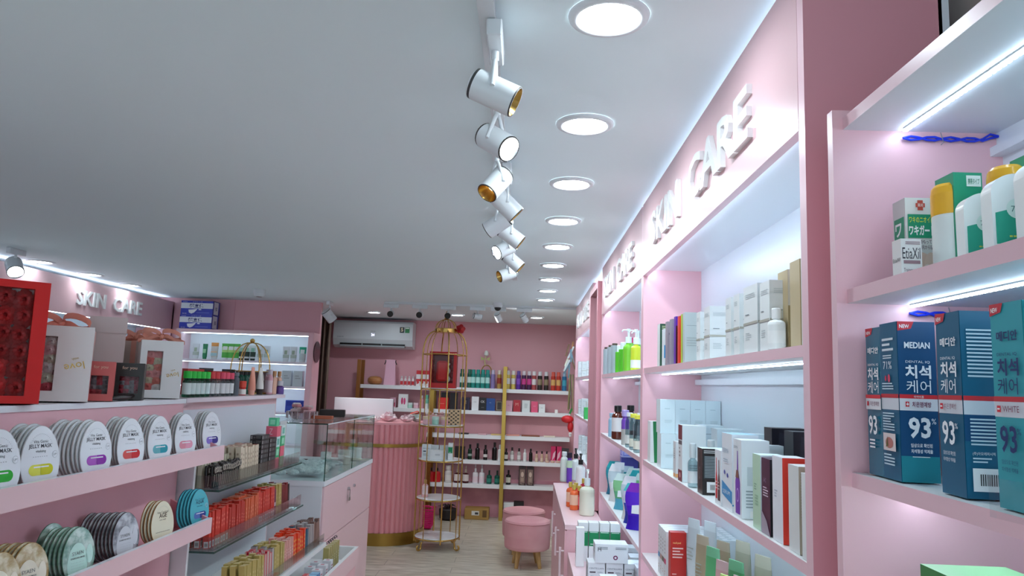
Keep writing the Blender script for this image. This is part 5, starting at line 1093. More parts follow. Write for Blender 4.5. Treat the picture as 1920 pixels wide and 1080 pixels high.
slim('s_creamcap', .017, .11, 'd8d0b8', 'd0c8a8'); carton('blkcomp', .10, .055, .021, '1c1a1c', None, {'L': [('r', .04, .15, .2, .85, '8a8a8a'), ('r', .28, .3, .45, .7, '5a5a5a'), ('l', .5, .2, .95, .8, 2, '7a7a7a')], 'F': [('r', .04, .15, .2, .85, '8a8a8a'), ('r', .28, .2, .45, .8, '5a5a5a'), ('r', .5, .2, .65, .8, '6a6a6a'), ('r', .72, .2, .92, .8, '5a5a5a')]}, 'compact_carton')
def runs(z, spec, y0, rows, X0, dx, label_by, jitter=.006, leanx=.0):
    """spec: (key, count) along the shelf, rows deep; one object per carton"""
    y = y0
    for key, n_, group in spec:
        for i in range(n_):
            for r_ in range(rows):
                put(key, (X0 - r_*dx, y + random.uniform(-.0008, .0008), z), PI/2 + random.uniform(-.05, .05), label_by[key], 'cosmetics carton', group, lean=random.uniform(-.014, .014), tilt=-.02 - random.uniform(0, .05), s=random.uniform(.94, 1.04))
            y += .0265 if key not in ('liner',) else .019
    return y
z1, z2, z3, z4 = 1.157, .926, .72, .56
lb = {'s_red': 'slim bright red lipstick carton on the lower glass shelf', 's_red2': 'slim brick red lipstick carton on the lower glass shelf', 's_orange': 'slim orange red lipstick carton on the lower glass shelf', 's_plum': 'slim plum lipstick carton with a pale band', 's_gold': 'slim olive gold lipstick carton on the lower glass shelf', 's_maroon': 'slim maroon lipstick carton near the end of the lower glass shelf', 's_black': 'slim black lipstick carton at the very end of the lower glass shelf',
      'liner': 'black eyeliner pen with round emblem on the upper glass shelf', 's_creamcap': 'thin cream topped pencil carton behind the black eyeliner pens', 's_cream': 'beige lipstick carton with red top on the upper glass shelf'}
y = runs(z2, [('s_red', 7, 'bright red lipstick cartons'), ('s_red2', 7, 'brick red lipstick cartons'), ('s_orange', 6, 'orange red lipstick cartons'), ('s_red', 8, 'bright red lipstick cartons'), ('s_plum', 1, 'plum lipstick cartons'), ('s_gold', 3, 'olive gold lipstick cartons'), ('s_maroon', 4, 'maroon lipstick cartons'), ('s_black', 1, 'black lipstick cartons')], 2.94, 3, -1.227, .036, lb)
y = runs(z1, [('liner', 14, 'black eyeliner pens')], 2.93, 2, -1.225, .022, lb)
for r_ in range(2): 
    for i in range(11): put('s_creamcap', (-1.275-.02*r_, 2.93+.024*i, z1), PI/2, lb['s_creamcap'], 'cosmetics carton', 'cream topped pencil cartons')
y = runs(z1, [('s_cream', 8, 'beige lipstick cartons with red tops')], y+.01, 3, -1.227, .034, lb)
for c_ in range(2):
    for k in range(8 if c_ == 0 else 7):
        put('blkcomp', (-1.2435-.0*c_, y+.055+.11*c_*1.0, z1+.0215*k), PI/2, 'flat black patterned compact carton in the black stack on the upper glass shelf', 'cosmetics carton', 'black patterned compact cartons')
for k in range(6): put('blkcomp', (-1.303, y+.055, z1+.0215*k), PI/2, 'flat black patterned compact carton in the rear black stack', 'cosmetics carton', 'black compact cartons in the rear stack')
carton('b_pink', .055, .055, .05, 'ec6a80', None, {'L': [('t', .3, .2, .3, .6, 'f8c8d0', 'Z')]}, 'cosmetics_carton'); carton('b_mint', .055, .055, .05, '3cb878', {'L': '48c084', 'T': '80d8a8'}, {'F': [('r', .2, .2, .8, .8, 'a8e8c8')]}, 'cosmetics_carton'); carton('b_white', .055, .055, .05, 'd0e8e4', None, {'F': [('r', .2, .2, .8, .8, '78c0b0')]}, 'cosmetics_carton'); carton('b_mint2', .04, .04, .04, '58d098', None, {'L': [('r', .2, .2, .8, .8, '98e8c0')]}, 'cosmetics_carton')
yb = y + .235
for k, (key, nm) in enumerate((('b_pink', 'coral pink'), ('b_mint', 'green'), ('b_white', 'pale mint'), ('b_pink', 'coral pink'), ('b_mint2', 'light green'))):
    put(key, (-1.2435, yb, z1+.0505*k), PI/2, '%s square carton, %s from the bottom of the tall stack' % (nm, ('first', 'second', 'third', 'fourth', 'fifth')[k]), 'cosmetics carton', 'pink and green stack')
for k, (key, nm) in enumerate((('b_mint', 'green'), ('b_pink', 'coral pink'), ('b_mint', 'green'), ('b_white', 'pale mint'))):
    put(key, (-1.2435, yb+.07, z1+.0505*k), PI/2, '%s square carton, %s from the bottom of the second stack' % (nm, ('first', 'second', 'third', 'fourth')[k]), 'cosmetics carton', 'second pink and green stack')
b = MB(); b.box(-.004, .004, -.05, .05, 0, .22, C('c8d0d2', .2)); tag(b.build('divider_panel', None, (-1.24, yb+.125, z1+.001)), 'pale upright divider panel beside the pink and green cartons', 'panel')
lb3 = {'s_gold': 'slim gold lipstick carton on the white shelf', 's_cherry': 'white and cherry red striped lipstick carton on the white shelf', 's_clear': 'clear and dark mascara carton on the white shelf', 's_pink': 'salmon pink lipstick carton on the white shelf', 's_coral': 'vivid orange lipstick carton on the white shelf', 's_teal': 'slate blue lipstick carton on the white shelf', 's_silver': 'silver grey lipstick carton on the white shelf', 's_brown': 'brown lipstick carton on the white shelf'}
y = runs(z3, [('s_gold', 8, 'gold lipstick cartons'), ('s_cherry', 4, 'cherry striped cartons'), ('s_clear', 1, 'clear mascara cartons'), ('s_gold', 5, 'gold lipstick cartons'), ('s_pink', 5, 'salmon lipstick cartons'), ('s_coral', 7, 'vivid orange lipstick cartons'), ('s_teal', 2, 'slate blue cartons'), ('s_silver', 4, 'silver grey cartons'), ('s_brown', 4, 'brown lipstick cartons')], 2.98, 3, -1.088, .036, lb3)
lb4 = {'s_gold': 'gold slim carton in the bottom white bin', 's_cherry': 'red and white striped carton in the bottom white bin', 's_teal': 'slate blue carton in the bottom white bin'}
carton('bluebox', .04, .04, .10, '3a78b0', {'T': '88c0e0'}, {'F': [('r', .1, .1, .9, .4, 'e0e8f0'), ('r', .1, .6, .9, .8, 'e0e8f0')]}, 'cosmetics_carton')
carton('whitebox', .045, .045, .10, 'e0e0e4', None, {'F': [('l', .2, .2, .8, .8, 4, 'b06a78')], 'T': [('r', .3, .3, .7, .7, 'c06a78')]}, 'cosmetics_carton')
yy = 3.42
for i in range(6): put('s_cherry', (-1.0, yy+.024*i, z4), PI/2, lb4['s_cherry'], 'cosmetics carton', 'striped cartons in the bottom bin')
for i in range(3): put('bluebox', (-1.0, 3.60+.045*i, z4), PI/2, 'blue and white carton in the bottom white bin', 'cosmetics carton', 'blue cartons in the bottom bin')
for i in range(5): put('whitebox', (-1.01-.05*(i % 2), 3.76+.05*i, z4), PI/2, 'white carton with rosy print in the bottom white bin', 'cosmetics carton', 'white cartons in the bottom bin')
slim('g_gold', .03, .135, 'b8a868', 'cabd88', [('l', .2, .3, .8, .6, 3, 'e0d8b0')]); 
for i in range(6): put('g_gold', (-1.05, 4.08+.04*i, z4), PI/2, 'golden carton with curled ribbon in the end of the bottom white bin', 'cosmetics carton', 'golden cartons in the bottom bin')
b = MB()
for i in range(5):
    b.tube([(.012*math.cos(k*.7), .04*i+.006*k, .01*math.sin(k*.9)+.02) for k in range(8)], .0018, C('2a2030'), 5)
tag(b.build('hair_clip', None, (-1.05, 4.08, z4+.137)), 'dark curly wire clips lying on top of the golden cartons', 'clips')

# things in and on the glass counter
b = MB(); b.lathe([(.06, 0), (.10, .045), (.102, .05)], glass('basket_plastic', 'e0d0d4', .2, 2.5), 20); 
for i in range(16): b.box(-.002, .002, -.104, -.098, .004, .05, C('d8c8cc'), M=Matrix.Rotation(2*PI*i/16, 4, 'Z'))
rnd = random.Random(4)
p = Vector((-1.50, 4.95, 1.329))
o = b.build('clear_basket', None, p); tag(o, 'clear plastic basket of small wrapped samples on the glass counter', 'basket')
for i in range(7):
    b = MB(); b.bev(-.03, .03, -.02, .02, 0, .02, .005, C(rnd.choice(['e8d0d0', 'd89098', 'e8e0d8', 'd8c0c8']), .4)); 
    o = b.build('sample_packet', None, p + Vector((rnd.uniform(-.05, .05), rnd.uniform(-.05, .05), .036+.008*i)), (0, 0, rnd.uniform(0, 3))); tag(o, 'small wrapped sample packet heaped in the clear basket', 'sample', 'samples in the clear basket')
b = MB(); b.bev(-.09, .09, -.05, .05, 0, .05, .004, C('2a1c1c')); b.build; o = b.build('dark_case', None, (-1.40, 5.35, 1.330), (0, 0, .2)); tag(o, 'dark brown case lying on the glass counter', 'case')
b = MB(); b.bev(-.07, .07, -.035, .035, 0, .022, .003, C('c86848', .3)); o = b.build('palette_box', None, (-1.37, 4.98, 1.330), (0, 0, .1)); tag(o, 'flat copper coloured palette box on the glass counter edge', 'box')
b = MB(); b.bev(-.022, .022, -.022, .022, 0, .095, .003, C('d8ccd0')); 
for i in range(5): b.sphere((rnd.uniform(-.018, .018), -.0225, .01+.018*i), .006, C('50384a'), 8, 5)
o = b.build('patterned_jar', None, (-1.62, 5.20, 1.330)); tag(o, 'pale jar with dark flower pattern on the glass counter', 'jar')
fluff = noise_mat('white_fluff', 'c8d4d8', 'f4f8fa', 60, .9, 0, 1.0)
b = MB()
for i in range(110): b.sphere((rnd.uniform(-.26, .24), rnd.uniform(-.32, .32), .01+rnd.random()*.01), .022+.012*rnd.random(), fluff, 8, 6, (1.4, 1.2, .6))
o = b.build('fluffy_filling', None, (-1.5, 4.88, 1.010)); o['kind'] = 'stuff'; tag(o, 'white fluffy filling spread inside the glass showcase', 'filling')
jc = [('e6e6e4', 'white'), ('d8b0b4', 'rosy'), ('2a2428', 'black')]
for i, (x, y, s_, k) in enumerate(((-1.48, 5.55, 1.6, 0), (-1.36, 5.62, 1.9, 0), (-1.42, 5.35, 1.2, 1), (-1.30, 5.42, 1.5, 0), (-1.55, 5.25, 1.0, 2), (-1.30, 5.70, 2.2, 0))):
    b = MB(); b.lathe([(.022, 0), (.024, .004), (.024, .028)], C(jc[k][0], .3), 18); c = MB(); c.lathe([(.025, .028), (.025, .042), (.023, .044)], C('e8e4e2' if k != 2 else '101010', .25), 18)
    o = b.build('cream_jar', None, (x, y, .988)); o.scale = (s_,)*3; tag(o, '%s cream jar in the glass showcase, %s from its near end' % (jc[k][1], ('fourth', 'fifth', 'second', 'third', 'first', 'last')[i]), 'jar', 'cream jars in the showcase'); c.build('lid', o)
for i, (x, y, c_) in enumerate(((-1.40, 4.62, 'c86878'), (-1.34, 4.70, '3a3438'), (-1.48, 4.60, 'a83040'))):
    b = MB(); b.bev(-.05, .05, -.03, .03, 0, .012, .002, C(c_, .3)); o = b.build('compact_palette', None, (x, y+.58 if i == 0 else y, 1.012 if i else 1.012), (0, 0, .3*i)); tag(o, '%s flat palette lying on the white filling in the showcase' % ('rose pink', 'charcoal', 'crimson')[i], 'palette')

# ================================================================== display cabinet against the partition
yb_ = 7.20
squeeze('t_green', .075, .16, '58b848', 'e8ecec', .02, (.35, .75, 'b8e080'), [(.2, .55, .8, .8, 'eef2ea')]); squeeze('t_white', .07, .15, 'e4e8ea', 'e8ecec', .02, (.1, .3, 'c0ccc0'), [(.3, .4, .7, .7, 'a8b8a0')]); squeeze('t_dgreen', .05, .15, '2a8a5a', '2a8a5a', .02, None, [(.2, .3, .8, .6, 'a0d8a8')])
squeeze('t_orange', .075, .165, 'd8d4cc', 'e0e4e4', .02, (.72, 1.0, 'eea050'), [(.1, .1, .9, .3, 'b8dce0'), (.1, .32, .9, .4, 'f0c8a0')]); squeeze('t_black', .06, .15, 'dfe6e2', '1a2a22', .02, (.05, .4, '1e3a2c'), [(.2, .5, .8, .8, '98c8b0')]); squeeze('t_teal', .07, .15, 'c8d4d0', 'd8e0e0', .02, (.4, 1.0, '30b890'), [(.2, .5, .8, .8, 'e8f4f0')])
for key, px, l in (('t_white', 367, 'white tube with floral print, leftmost on the top shelf of the lit cabinet'), ('t_dgreen', 384, 'slim dark green tube on the top shelf of the lit cabinet'), ('t_orange', 402, 'white tube with orange top and pale blue base'), ('t_green', 422, 'light green squeeze tube, first of the green group'), ('t_green', 433, 'light green squeeze tube, second of the green group'), ('t_green', 443, 'light green squeeze tube, third of the green group'),
                   ('t_black', 453, 'white tube with black base, first of three'), ('t_black', 463, 'white tube with black base, second of three'), ('t_black', 474, 'white tube with black base, third of three'), ('t_white', 487, 'pale tube right of the black based ones'), ('t_white', 500, 'pale tube behind the golden cage dome'), ('t_white', 536, 'silvery tube, left of the pair near the teal tube'), ('t_white', 550, 'silvery tube, right of the pair near the teal tube'), ('t_teal', 567, 'teal and grey tube at the right end of the top shelf')):
    put(key, (Xof(px, yb_, 1.80), yb_, 1.752), 0, l, 'tube')
carton('c_blk', .06, .05, .10, '201c1e', None, {'F': [('r', .1, .1, .9, .4, '9a9a9a')]}); carton('c_dk', .07, .05, .11, '3a2628', None, {'F': [('r', .3, .3, .7, .7, '7a5050')]}); carton('c_wh', .09, .06, .15, 'c8d0d4', None, {'F': [('l', .2, .4, .8, .7, 2, 'a8b0b4')]}); carton('c_blue', .10, .06, .12, '2848b8', {'T': '6888d8'}, {'F': [('r', .1, .55, .9, .9, '1830a0')]}); carton('c_red', .09, .05, .09, 'b83030')
for key, px, l in (('c_red', 362, 'red carton on the middle shelf of the lit cabinet, leftmost'), ('c_blk', 386, 'black and white carton on the middle shelf of the lit cabinet'), ('c_red', 401, 'red carton on the middle shelf of the lit cabinet, right one'), ('c_blk', 420, 'black and grey carton on the middle shelf of the lit cabinet'), ('c_dk', 450, 'dark brown carton on the middle shelf of the lit cabinet, first'), ('c_dk', 465, 'dark brown carton on the middle shelf of the lit cabinet, second'), ('c_dk', 478, 'dark brown carton on the middle shelf of the lit cabinet, third'), ('c_wh', 539, 'pale grey carton beside the cage, left one'), ('c_wh', 560, 'pale grey carton beside the cage, right one')):
    put(key, (Xof(px, yb_, 1.60), yb_, 1.515), 0, l, 'carton')
for key, px, l in (('c_blue', 546, 'royal blue carton on the lower cabinet shelf, left one'), ('c_blue', 562, 'royal blue carton on the lower cabinet shelf, right one')): put(key, (Xof(px, yb_, 1.30), yb_, 1.26), 0, l, 'carton')
b = MB(); b.lathe([(.10, 0), (.105, .004), (.105, .010), (.0001, .012)], C('503038', .2), 32, M=Matrix.Rotation(PI/2, 4, 'Y')); o = b.build('round_mirror', None, (-2.0985, 7.25, 1.86)); tag(o, 'small dark round mirror on the right side of the lit cabinet', 'mirror')
# face mask cartons on top of the cabinet
MBX = [('r', 0, 0, 1, 1, '2838b0'), ('r', 0, .44, 1, .84, 'dfe2ea'), ('t', .26, .48, .46, .30, '2c3070', '超立体', .03), ('t', .36, .87, .3, .08, 'dfe2ea', 'ソフトーク'), ('t', .05, .88, .14, .06, 'dfe2ea', 'unicharm'), ('p', [(.24, .34), (.34, .36), (.42, .38), (.52, .42), (.5, .34), (.42, .14), (.34, .06), (.26, .14)], 'e8eaf0'), ('e', .60, .37, .05, .04, 'e8eaf0'), ('t', .05, .04, .14, .06, 'dfe2ea', '30'), ('l', .5, .08, .9, .16, 1, '7080d0')]
carton('maskbox', .32, .16, .138, '2434a8', {'T': 'd8dce8'}, {'F': MBX, 'R': [('r', .15, .05, .8, .95, 'e0e2ea'), ('t', .35, .3, .3, .3, '2c3070', '超', .02)]}, 'mask_box')
for k, l in enumerate(('lower', 'upper')):
    p = at(372-3*(1-k), 618-28*k, Y=7.20); put('maskbox', (p.x, 7.235, 2.047+.139*k), 0, 'blue and white face mask box with Japanese lettering, %s of the two stacked' % l, 'mask box', 'blue mask boxes on the cabinet')

# ================================================================== reception desk top
b = MB(); b.bev(-.31, .31, -.015, .015, .02, .225, .004, C('e4e8ec', .3)); t = b.build('desk_monitor', None, (-1.70, 7.74, 1.187)); tag(t, 'white flat monitor back with a green triangle sticker on the reception desk', 'monitor')
b = MB(); b.box(-.305, .312, .012, .018, .015, .222, BLACK); b.build('screen_bezel', t)
b = MB(); b.bev(-.10, .10, -.06, .08, 0, .012, .003, C('d8dce0')); b.box(-.02, .02, .012, .03, .01, .10, C('d8dce0')); b.build('stand', t)
b = MB(); M0 = Matrix(((1,0,0,0),(0,0,-1,-.0155),(0,1,0,0),(0,0,0,1))); b.add([(-.26, .04, 0), (-.20, .04, 0), (-.23, .085, 0)], [(0,1,2)], C('70a850'), False, M0); b.add([(-.245, .04, .0004), (-.215, .04, .0004), (-.23, .062, .0004)], [(0,1,2)], C('e4e8ec'), False, M0); b.build('sticker', t)
def crumple(name, loc, s_, c, label, seed, mat_=None, sc=(1, .8, .5)):
    rnd = random.Random(seed); b = MB(); n, k = 14, 7; prof = []
    vs = []; 
    for j in range(k+1):
        for i in range(n):
            a = 2*PI*i/n; ph = PI*j/k; rr = s_*(1+rnd.uniform(-.28, .28)) if 0 < j < k else s_
            vs.append((rr*math.sin(ph)*math.cos(a)*sc[0], rr*math.sin(ph)*math.sin(a)*sc[1], max(0, rr*sc[2]*(1-math.cos(ph)))))
    b.add(vs, [(j*n+i, j*n+(i+1) % n, (j+1)*n+(i+1) % n, (j+1)*n+i) for j in range(k) for i in range(n)], mat_ or C(c, .3), False)
    o = b.build(name, None, loc); tag(o, label, 'package'); return o
crumple('wrapped_package', (-1.40, 7.60, 1.187), .085, 'e0d4d4', 'crumpled clear wrapped package on the desk right of the monitor', 1, noise_mat('clear_wrap_pink', 'c89aa4', 'f0e8ea', 14, .15, 0, .8)); crumple('wrapped_package', (-1.22, 7.62, 1.187), .07, 'd8c8c8', 'crumpled silver pink wrapped package near the desk end', 2, noise_mat('clear_wrap_silver', 'b08890', 'f4eef0', 18, .15, 0, .8)); crumple('wrapped_package', (-1.52, 7.48, 1.187), .05, 'e8e0e0', 'small white wrapped package before the monitor', 3, noise_mat('clear_wrap_white', 'd0b4ba', 'f8f4f4', 18, .15, 0, .8))
b = MB(); b.bev(-.05, .05, -.02, .02, 0, .03, .012, C('e04028', .3)); o = b.build('red_pouch', None, (-1.155, 7.72, 1.26), (0, -.35, 0)); tag(o, 'orange red zip pouch with white stripe at the desk end', 'pouch'); b = MB(); b.box(-.04, .04, -.021, -.0195, .013, .018, C('f0e8e0')); b.build('zip_stripe', o)
crumple('wrapped_package', (-1.13, 7.70, 1.187), .055, 'e8e0e0', 'pale green and white wrapped package under the red pouch', 5, noise_mat('clear_wrap_green', 'a8b8b0', 'f0f4f0', 18, .15, 0, .8), (1, .9, .65))

# ================================================================== golden cage shaped stand
CX, CY, CR = -.832, 7.40, .219
t = empty('cage_stand', (CX, CY, 0), 'tall golden birdcage shaped stand with round marble trays', 'display stand')
TZ = (.12, .485, .855, 1.188, 1.547)
MARB = noise_mat('white_marble', 'e6e8ea', 'f6f7f8', 4, .15, lo=.35, hi=.5)
for z in TZ:
    b = MB(); b.lathe([(CR-.006, z-.012), (CR-.004, z-.004), (CR-.008, z)], MARB, 40); tr = b.build('tray', t)
    b = MB(); b.tube([(CR*math.cos(2*PI*k/40), CR*math.sin(2*PI*k/40), z-.014) for k in range(40)], .007, GOLD, 8, True); b.build('tray_rim', tr)
for k in range(8):
    a = 2*PI*(k+.35)/8; main = k % 2 == 0; rr = CR+.004
    if main: pts = [(rr*math.cos(a), rr*math.sin(a), .07), (rr*math.cos(a), rr*math.sin(a), 1.88)]
    else: pts = [(rr*math.cos(a), rr*math.sin(a), .09), (rr*math.cos(a), rr*math.sin(a), 1.88)]
    b = MB(); b.tube(pts + [((rr*math.cos(j*PI/20))*math.cos(a) if j < 7 else (.11)*math.cos(a), (rr*math.cos(j*PI/20))*math.sin(a) if j < 7 else .11*math.sin(a), 1.88+.235*math.sin(j*PI/14)) for j in range(1, 8)], .0075 if main else .0045, GOLD, 8); b.build('wire_upright', t)
b = MB(); b.tube([(CR*math.cos(2*PI*k/40), CR*math.sin(2*PI*k/40), 1.88) for k in range(40)], .006, GOLD, 8, True); b.build('hoop', t)
b = MB(); b.lathe([(.112, 2.10), (.116, 2.105), (.116, 2.14), (.112, 2.145)], GOLD, 32); b.build('crown_band', t)
for k in range(10):
    a = 2*PI*k/10; b = MB(); b.tube([(.11*math.cos(j*PI/16)*math.cos(a), .11*math.cos(j*PI/16)*math.sin(a), 2.14+.10*math.sin(j*PI/16)) for j in range(9)], .004, GOLD, 6); b.build('dome_wire', t)
b = MB(); b.lathe([(.012, 2.235), (.022, 2.245), (.022, 2.255), (.008, 2.265), (.016, 2.28), (.016, 2.29), (.006, 2.30), (.010, 2.31), (.002, 2.325)], GOLD, 16); b.build('finial', t)
for k in range(4):
    a = 2*PI*(k+.62)/4; b = MB(); b.tube([((CR+.002)*math.cos(a), (CR+.002)*math.sin(a), .085), ((CR+.01)*math.cos(a), (CR+.01)*math.sin(a), .05)] + [((CR+.035-.028*math.cos(j*.6))*math.cos(a), (CR+.035-.028*math.cos(j*.6))*math.sin(a), .038-.024*math.sin(j*.6)) for j in range(8)], .009, GOLD, 8); b.build('scroll_foot', t)
# things on its trays
def tray(i): return TZ[i]+.0005
bx = window_box('rose_box', .27, .10, .36, '8c1018', 'c01818', (-.105, .105, .05, .33), '6a0a10', grid(-.105, .105, .05, .33, .045, ['8c0c14', '7a0a10', 'a01018'])[:0] , (CX-.005, CY-.03, tray(4)), 0, 0, 'red window gift box inside the top of the golden stand')
b = MB(); b.bev(-.065, .045, -.068, .02, .065, .27, .02, C('e01818', .45)); b.build('red_bouquet', bx)
for k in range(10):
    b = MB(); rose(b, (.098*math.copysign(1, k % 2-.5), -.045, .07+.05*(k//2)), .026, C('7c0c12', .7), seed=k); b.build('rose', bx)
b = MB(); 
for k in range(14): rose(b, (.060+.008*math.sin(k), -.056, .07+.013*k), .009, C('c8ccd0', .5), seed=k)
b.build('silver_trim', bx)
b = MB(); rose(b, (0, 0, 0), .05, C('b81018', .5), seed=3); o = b.build('red_rose', None, (CX+.15, CY-.02, 2.145)); tag(o, 'red fabric rose hooked on the crown of the golden stand', 'rose')
b = MB(); b.tube([(.065*math.cos(2*PI*k/24), 0, .095*math.sin(2*PI*k/24)) for k in range(24)], .007, GOLDY, 8, True); b.tube([(-.02, 0, .095), (-.03, 0, .16), (-.01, 0, .22)], .008, C('d0c890', .4), 6)
for sg in (-1, 1): b.add([(-.02, 0, .17), (-.02+sg*.06, -.01, .20), (-.02+sg*.05, .01, .15)], [(0,1,2)], C('c8cc88')); 
b.lathe([(.0, 0), (.03, .02), (.024, .06), (.01, .075)], C('e8f0e8', .4), 10, M=Matrix.Translation((-.01, 0, .2)))
o = b.build('wall_ornament', None, (-.66+.16, 9.12, 1.74)); tag(o, 'gold ring ornament with pale tulip hanging on the wall right of the golden stand', 'ornament')
for key, dx, dy, l, s_ in (('wk3', -.13, -.08, 'pale green and white carton at the left of the middle tray', 1.15), ('wg', .11, -.10, 'white and green carton at the right of the middle tray', .85)):
    put(key, (CX+dx, CY+dy, tray(2)), -PI/2+PI/2*0+ -PI/2*0, l, 'carton', s=s_)
carton('cube_w', .15, .08, .09, 'e6e8e8', None, {'F': [('l', .35, .4, .65, .6, 2, 'a8acb0')]}); put('cube_w', (CX-.01, CY-.12, tray(2)), 0, 'wide white carton in the centre of the middle tray', 'carton')
carton('cube_w2', .09, .05, .13, 'e2e6e6', None, {}); put('cube_w2', (CX-.06, CY-.02, tray(2)), 0, 'white carton behind the wide one on the middle tray, left', 'carton', 'white cartons behind'); put('cube_w2', (CX+.04, CY-.02, tray(2)), 0, 'white carton behind the wide one on the middle tray, right', 'carton', 'white cartons behind')
bottle('rosewater', .030, .13, C('e8b0b0', .25), 'd0a868', .035, .014, label=(.2, .85, 'f0d8d8'), name='mist_bottle'); put('rosewater', (CX-.13, CY-.05, tray(1)), 0, 'pink mist bottle with golden cap alone on the lower marble tray', 'bottle')
jar_c = ('e8b8c0', 'a8d8c8', 'e8b0bc')
for i, (dx, nm) in enumerate(((-.14, 'left pink'), (-.05, 'mint green'), (.04, 'right pink'))):
    b = MB(); b.lathe([(.03, 0), (.034, .01), (.034, .05)], C(jar_c[i], .3), 18); o = b.build('candle_jar', None, (CX+dx, CY-.13, tray(3)+.001)); tag(o, nm+' glass jar on the upper marble tray', 'jar'); c = MB(); c.lathe([(.035, .05), (.035, .075), (.03, .08)], C('e8d0b0' if i != 1 else 'c8e8dc', .3), 18); c.build('lid', o)
b = MB()
for i in range(5):
    for j in range(8):
        b.box(-.055+.022*i, -.055+.022*i+.016, -.045, -.041, .004+.018*j, .004+.018*j+.012, C('3a2a24' if (i+j) % 2 else 'e8c8a0'))
b.box(-.06, .06, -.041, .04, 0, .15, C('d8b890', .5)); o = b.build('woven_basket', None, (CX+.13, CY-.08, tray(3)+.001)); tag(o, 'small woven beige and black basket on the upper marble tray', 'basket')
b = MB()
for i in range(9): b.sphere((-.12+.03*i, -.0, .10+.012*math.sin(i*1.7)), .014, C(('e8e0d8', 'c89888', 'e8c0c0')[i % 3], .4), 8, 6)
b.box(-.13, .13, -.01, .03, 0, .09, C('e0b0b0', .4)); o = b.build('bead_box', None, (CX-.03, CY-.02, tray(3)+.001)); tag(o, 'pink box edged with pearly beads behind the jars', 'box')

# ================================================================== back wall shelving products
def bp(px, z, y=9.05): return Xof(px, y, z+.05), y
mist = {'dgreen': ('1a5a48', '2a6a58', 'c8e0d8'), 'teal': ('1f8a80', '2a9a90', 'b8e8e0'), 'lav': ('8a7ab0', 'c8c0d8', None), 'amber': ('b89048', 'e8dcc8', 'a03828'), 'yellow': ('d8c060', 'ece8e0', 'e8e8e4'), 'violet': ('5a2898', '6a50a0', '8a50c0'), 'magenta': ('48204c', 'e0d8e0', 'd0408c'), 'white': ('b05050', 'ece8ea', 'e8e4e4'), 'floral': ('2a2420', 'e8e8ec', '98886a'), 'redgold': ('c83828', 'e86858', 'e8b870'), 'blue': ('2878a8', 'a8c8e0', '48b0c8')}
for k, (c1, c2, c3) in mist.items(): bottle('mist_'+k, .028, .175, C(c1, .3), c2, .05, .022, label=(.35, .75, c3) if c3 else None, sh='square', name='body_mist_bottle')
ML = [('dgreen', 866, 'dark green'), ('dgreen', 880, 'dark green'), ('teal', 887, 'teal'), ('teal', 896, 'teal'), ('teal', 905, 'teal'), ('teal', 914, 'teal'), ('lav', 924, 'lavender'), ('amber', 936, 'amber'), ('yellow', 952, 'yellow and white'), ('yellow', 962, 'yellow and white'), ('violet', 972, 'deep violet'), ('magenta', 982, 'magenta and plum'), ('magenta', 992, 'magenta and plum'), ('white', 1001, 'white and red'), ('floral', 1012, 'black floral'), ('floral', 1024, 'black floral'), ('redgold', 1037, 'red and gold'), ('redgold', 1047, 'red and gold'), ('blue', 1058, 'bright blue')]
mc = {}
for k, px, nm in ML:
    mc[nm] = mc.get(nm, 0) + 1; tot = sum(1 for q_ in ML if q_[2] == nm)
    x, y = bp(px, BZ[0]); put('mist_'+k, (x, y, BZ[0]), 0, nm + ' body mist bottle on the top back shelf' + (', %s from the left' % ords[mc[nm]-1].replace('nearest', 'first') if tot > 1 else ''), 'bottle', nm+' body mists' if tot > 1 else None)
carton('redwh', .045, .05, .09, 'c83038', None, {'F': [('r', 0, 0, 1, .55, 'ece4e4'), ('p', [(.2, .1), (.8, .3), (.6, .5), (.1, .4)], 'c83038')]}); carton('redwh2', .05, .05, .19, 'd02028', None, {'F': [('r', 0, .45, 1, .75, 'f0e8e8'), ('r', 0, 0, 1, .3, 'e8e0e0'), ('p', [(.2, .1), (.8, .2), (.6, .4), (.1, .3)], 'c83038')]})
bottle('redlotion', .016, .09, C('ece4e4', .3), 'd8d0d0', .025, .010, label=(.1, .6, 'd03840'), name='lotion_bottle')
for i, px in enumerate((753, 760, 767, 774)): x, y = bp(px, BZ[0]); put('redlotion', (x, y, BZ[0]), 0, 'small red and white bottle left of the red cartons, %s of four' % ords[i].replace('nearest', 'first'), 'bottle', 'small red and white bottles')
for i, px in enumerate((784, 792, 800, 808)): x, y = bp(px, BZ[0]); put('redwh2', (x, y+.02, BZ[0]), 0, 'tall red and white carton beside the golden stand, %s of four' % ords[i].replace('nearest', 'first'), 'carton', 'tall red and white cartons')
WOODB = noise_mat('light_wood', 'a8683c', 'c8925c', 8, .4, stretch=(1, 1, 6))
b = MB(); b.lathe([(.05, 0), (.082, .018), (.09, .045), (.085, .075), (.06, .095), (.02, .102), (0, .103)], WOODB, 28); x, y = bp(703, BZ[0]); o = b.build('aroma_diffuser', None, (x, y, BZ[0]+.001)); tag(o, 'round wooden aroma diffuser on the left end of the top back shelf', 'diffuser')
b = MB(); b.add([(-.07, -.03, 0), (.07, -.03, 0), (.055, -.01, .31), (-.055, -.01, .31), (-.07, .05, 0), (.07, .05, 0), (.055, .02, .31), (-.055, .02, .31)], [(0,1,2,3), (7,6,5,4), (0,4,5,1), (1,5,6,2), (2,6,7,3), (3,7,4,0)], C('ecb8cc', .4)); x, y = bp(731, BZ[0]); o = b.build('paper_bag', None, (x, y, BZ[0]+.001)); tag(o, 'tall pink paper bag standing on the top back shelf', 'bag')
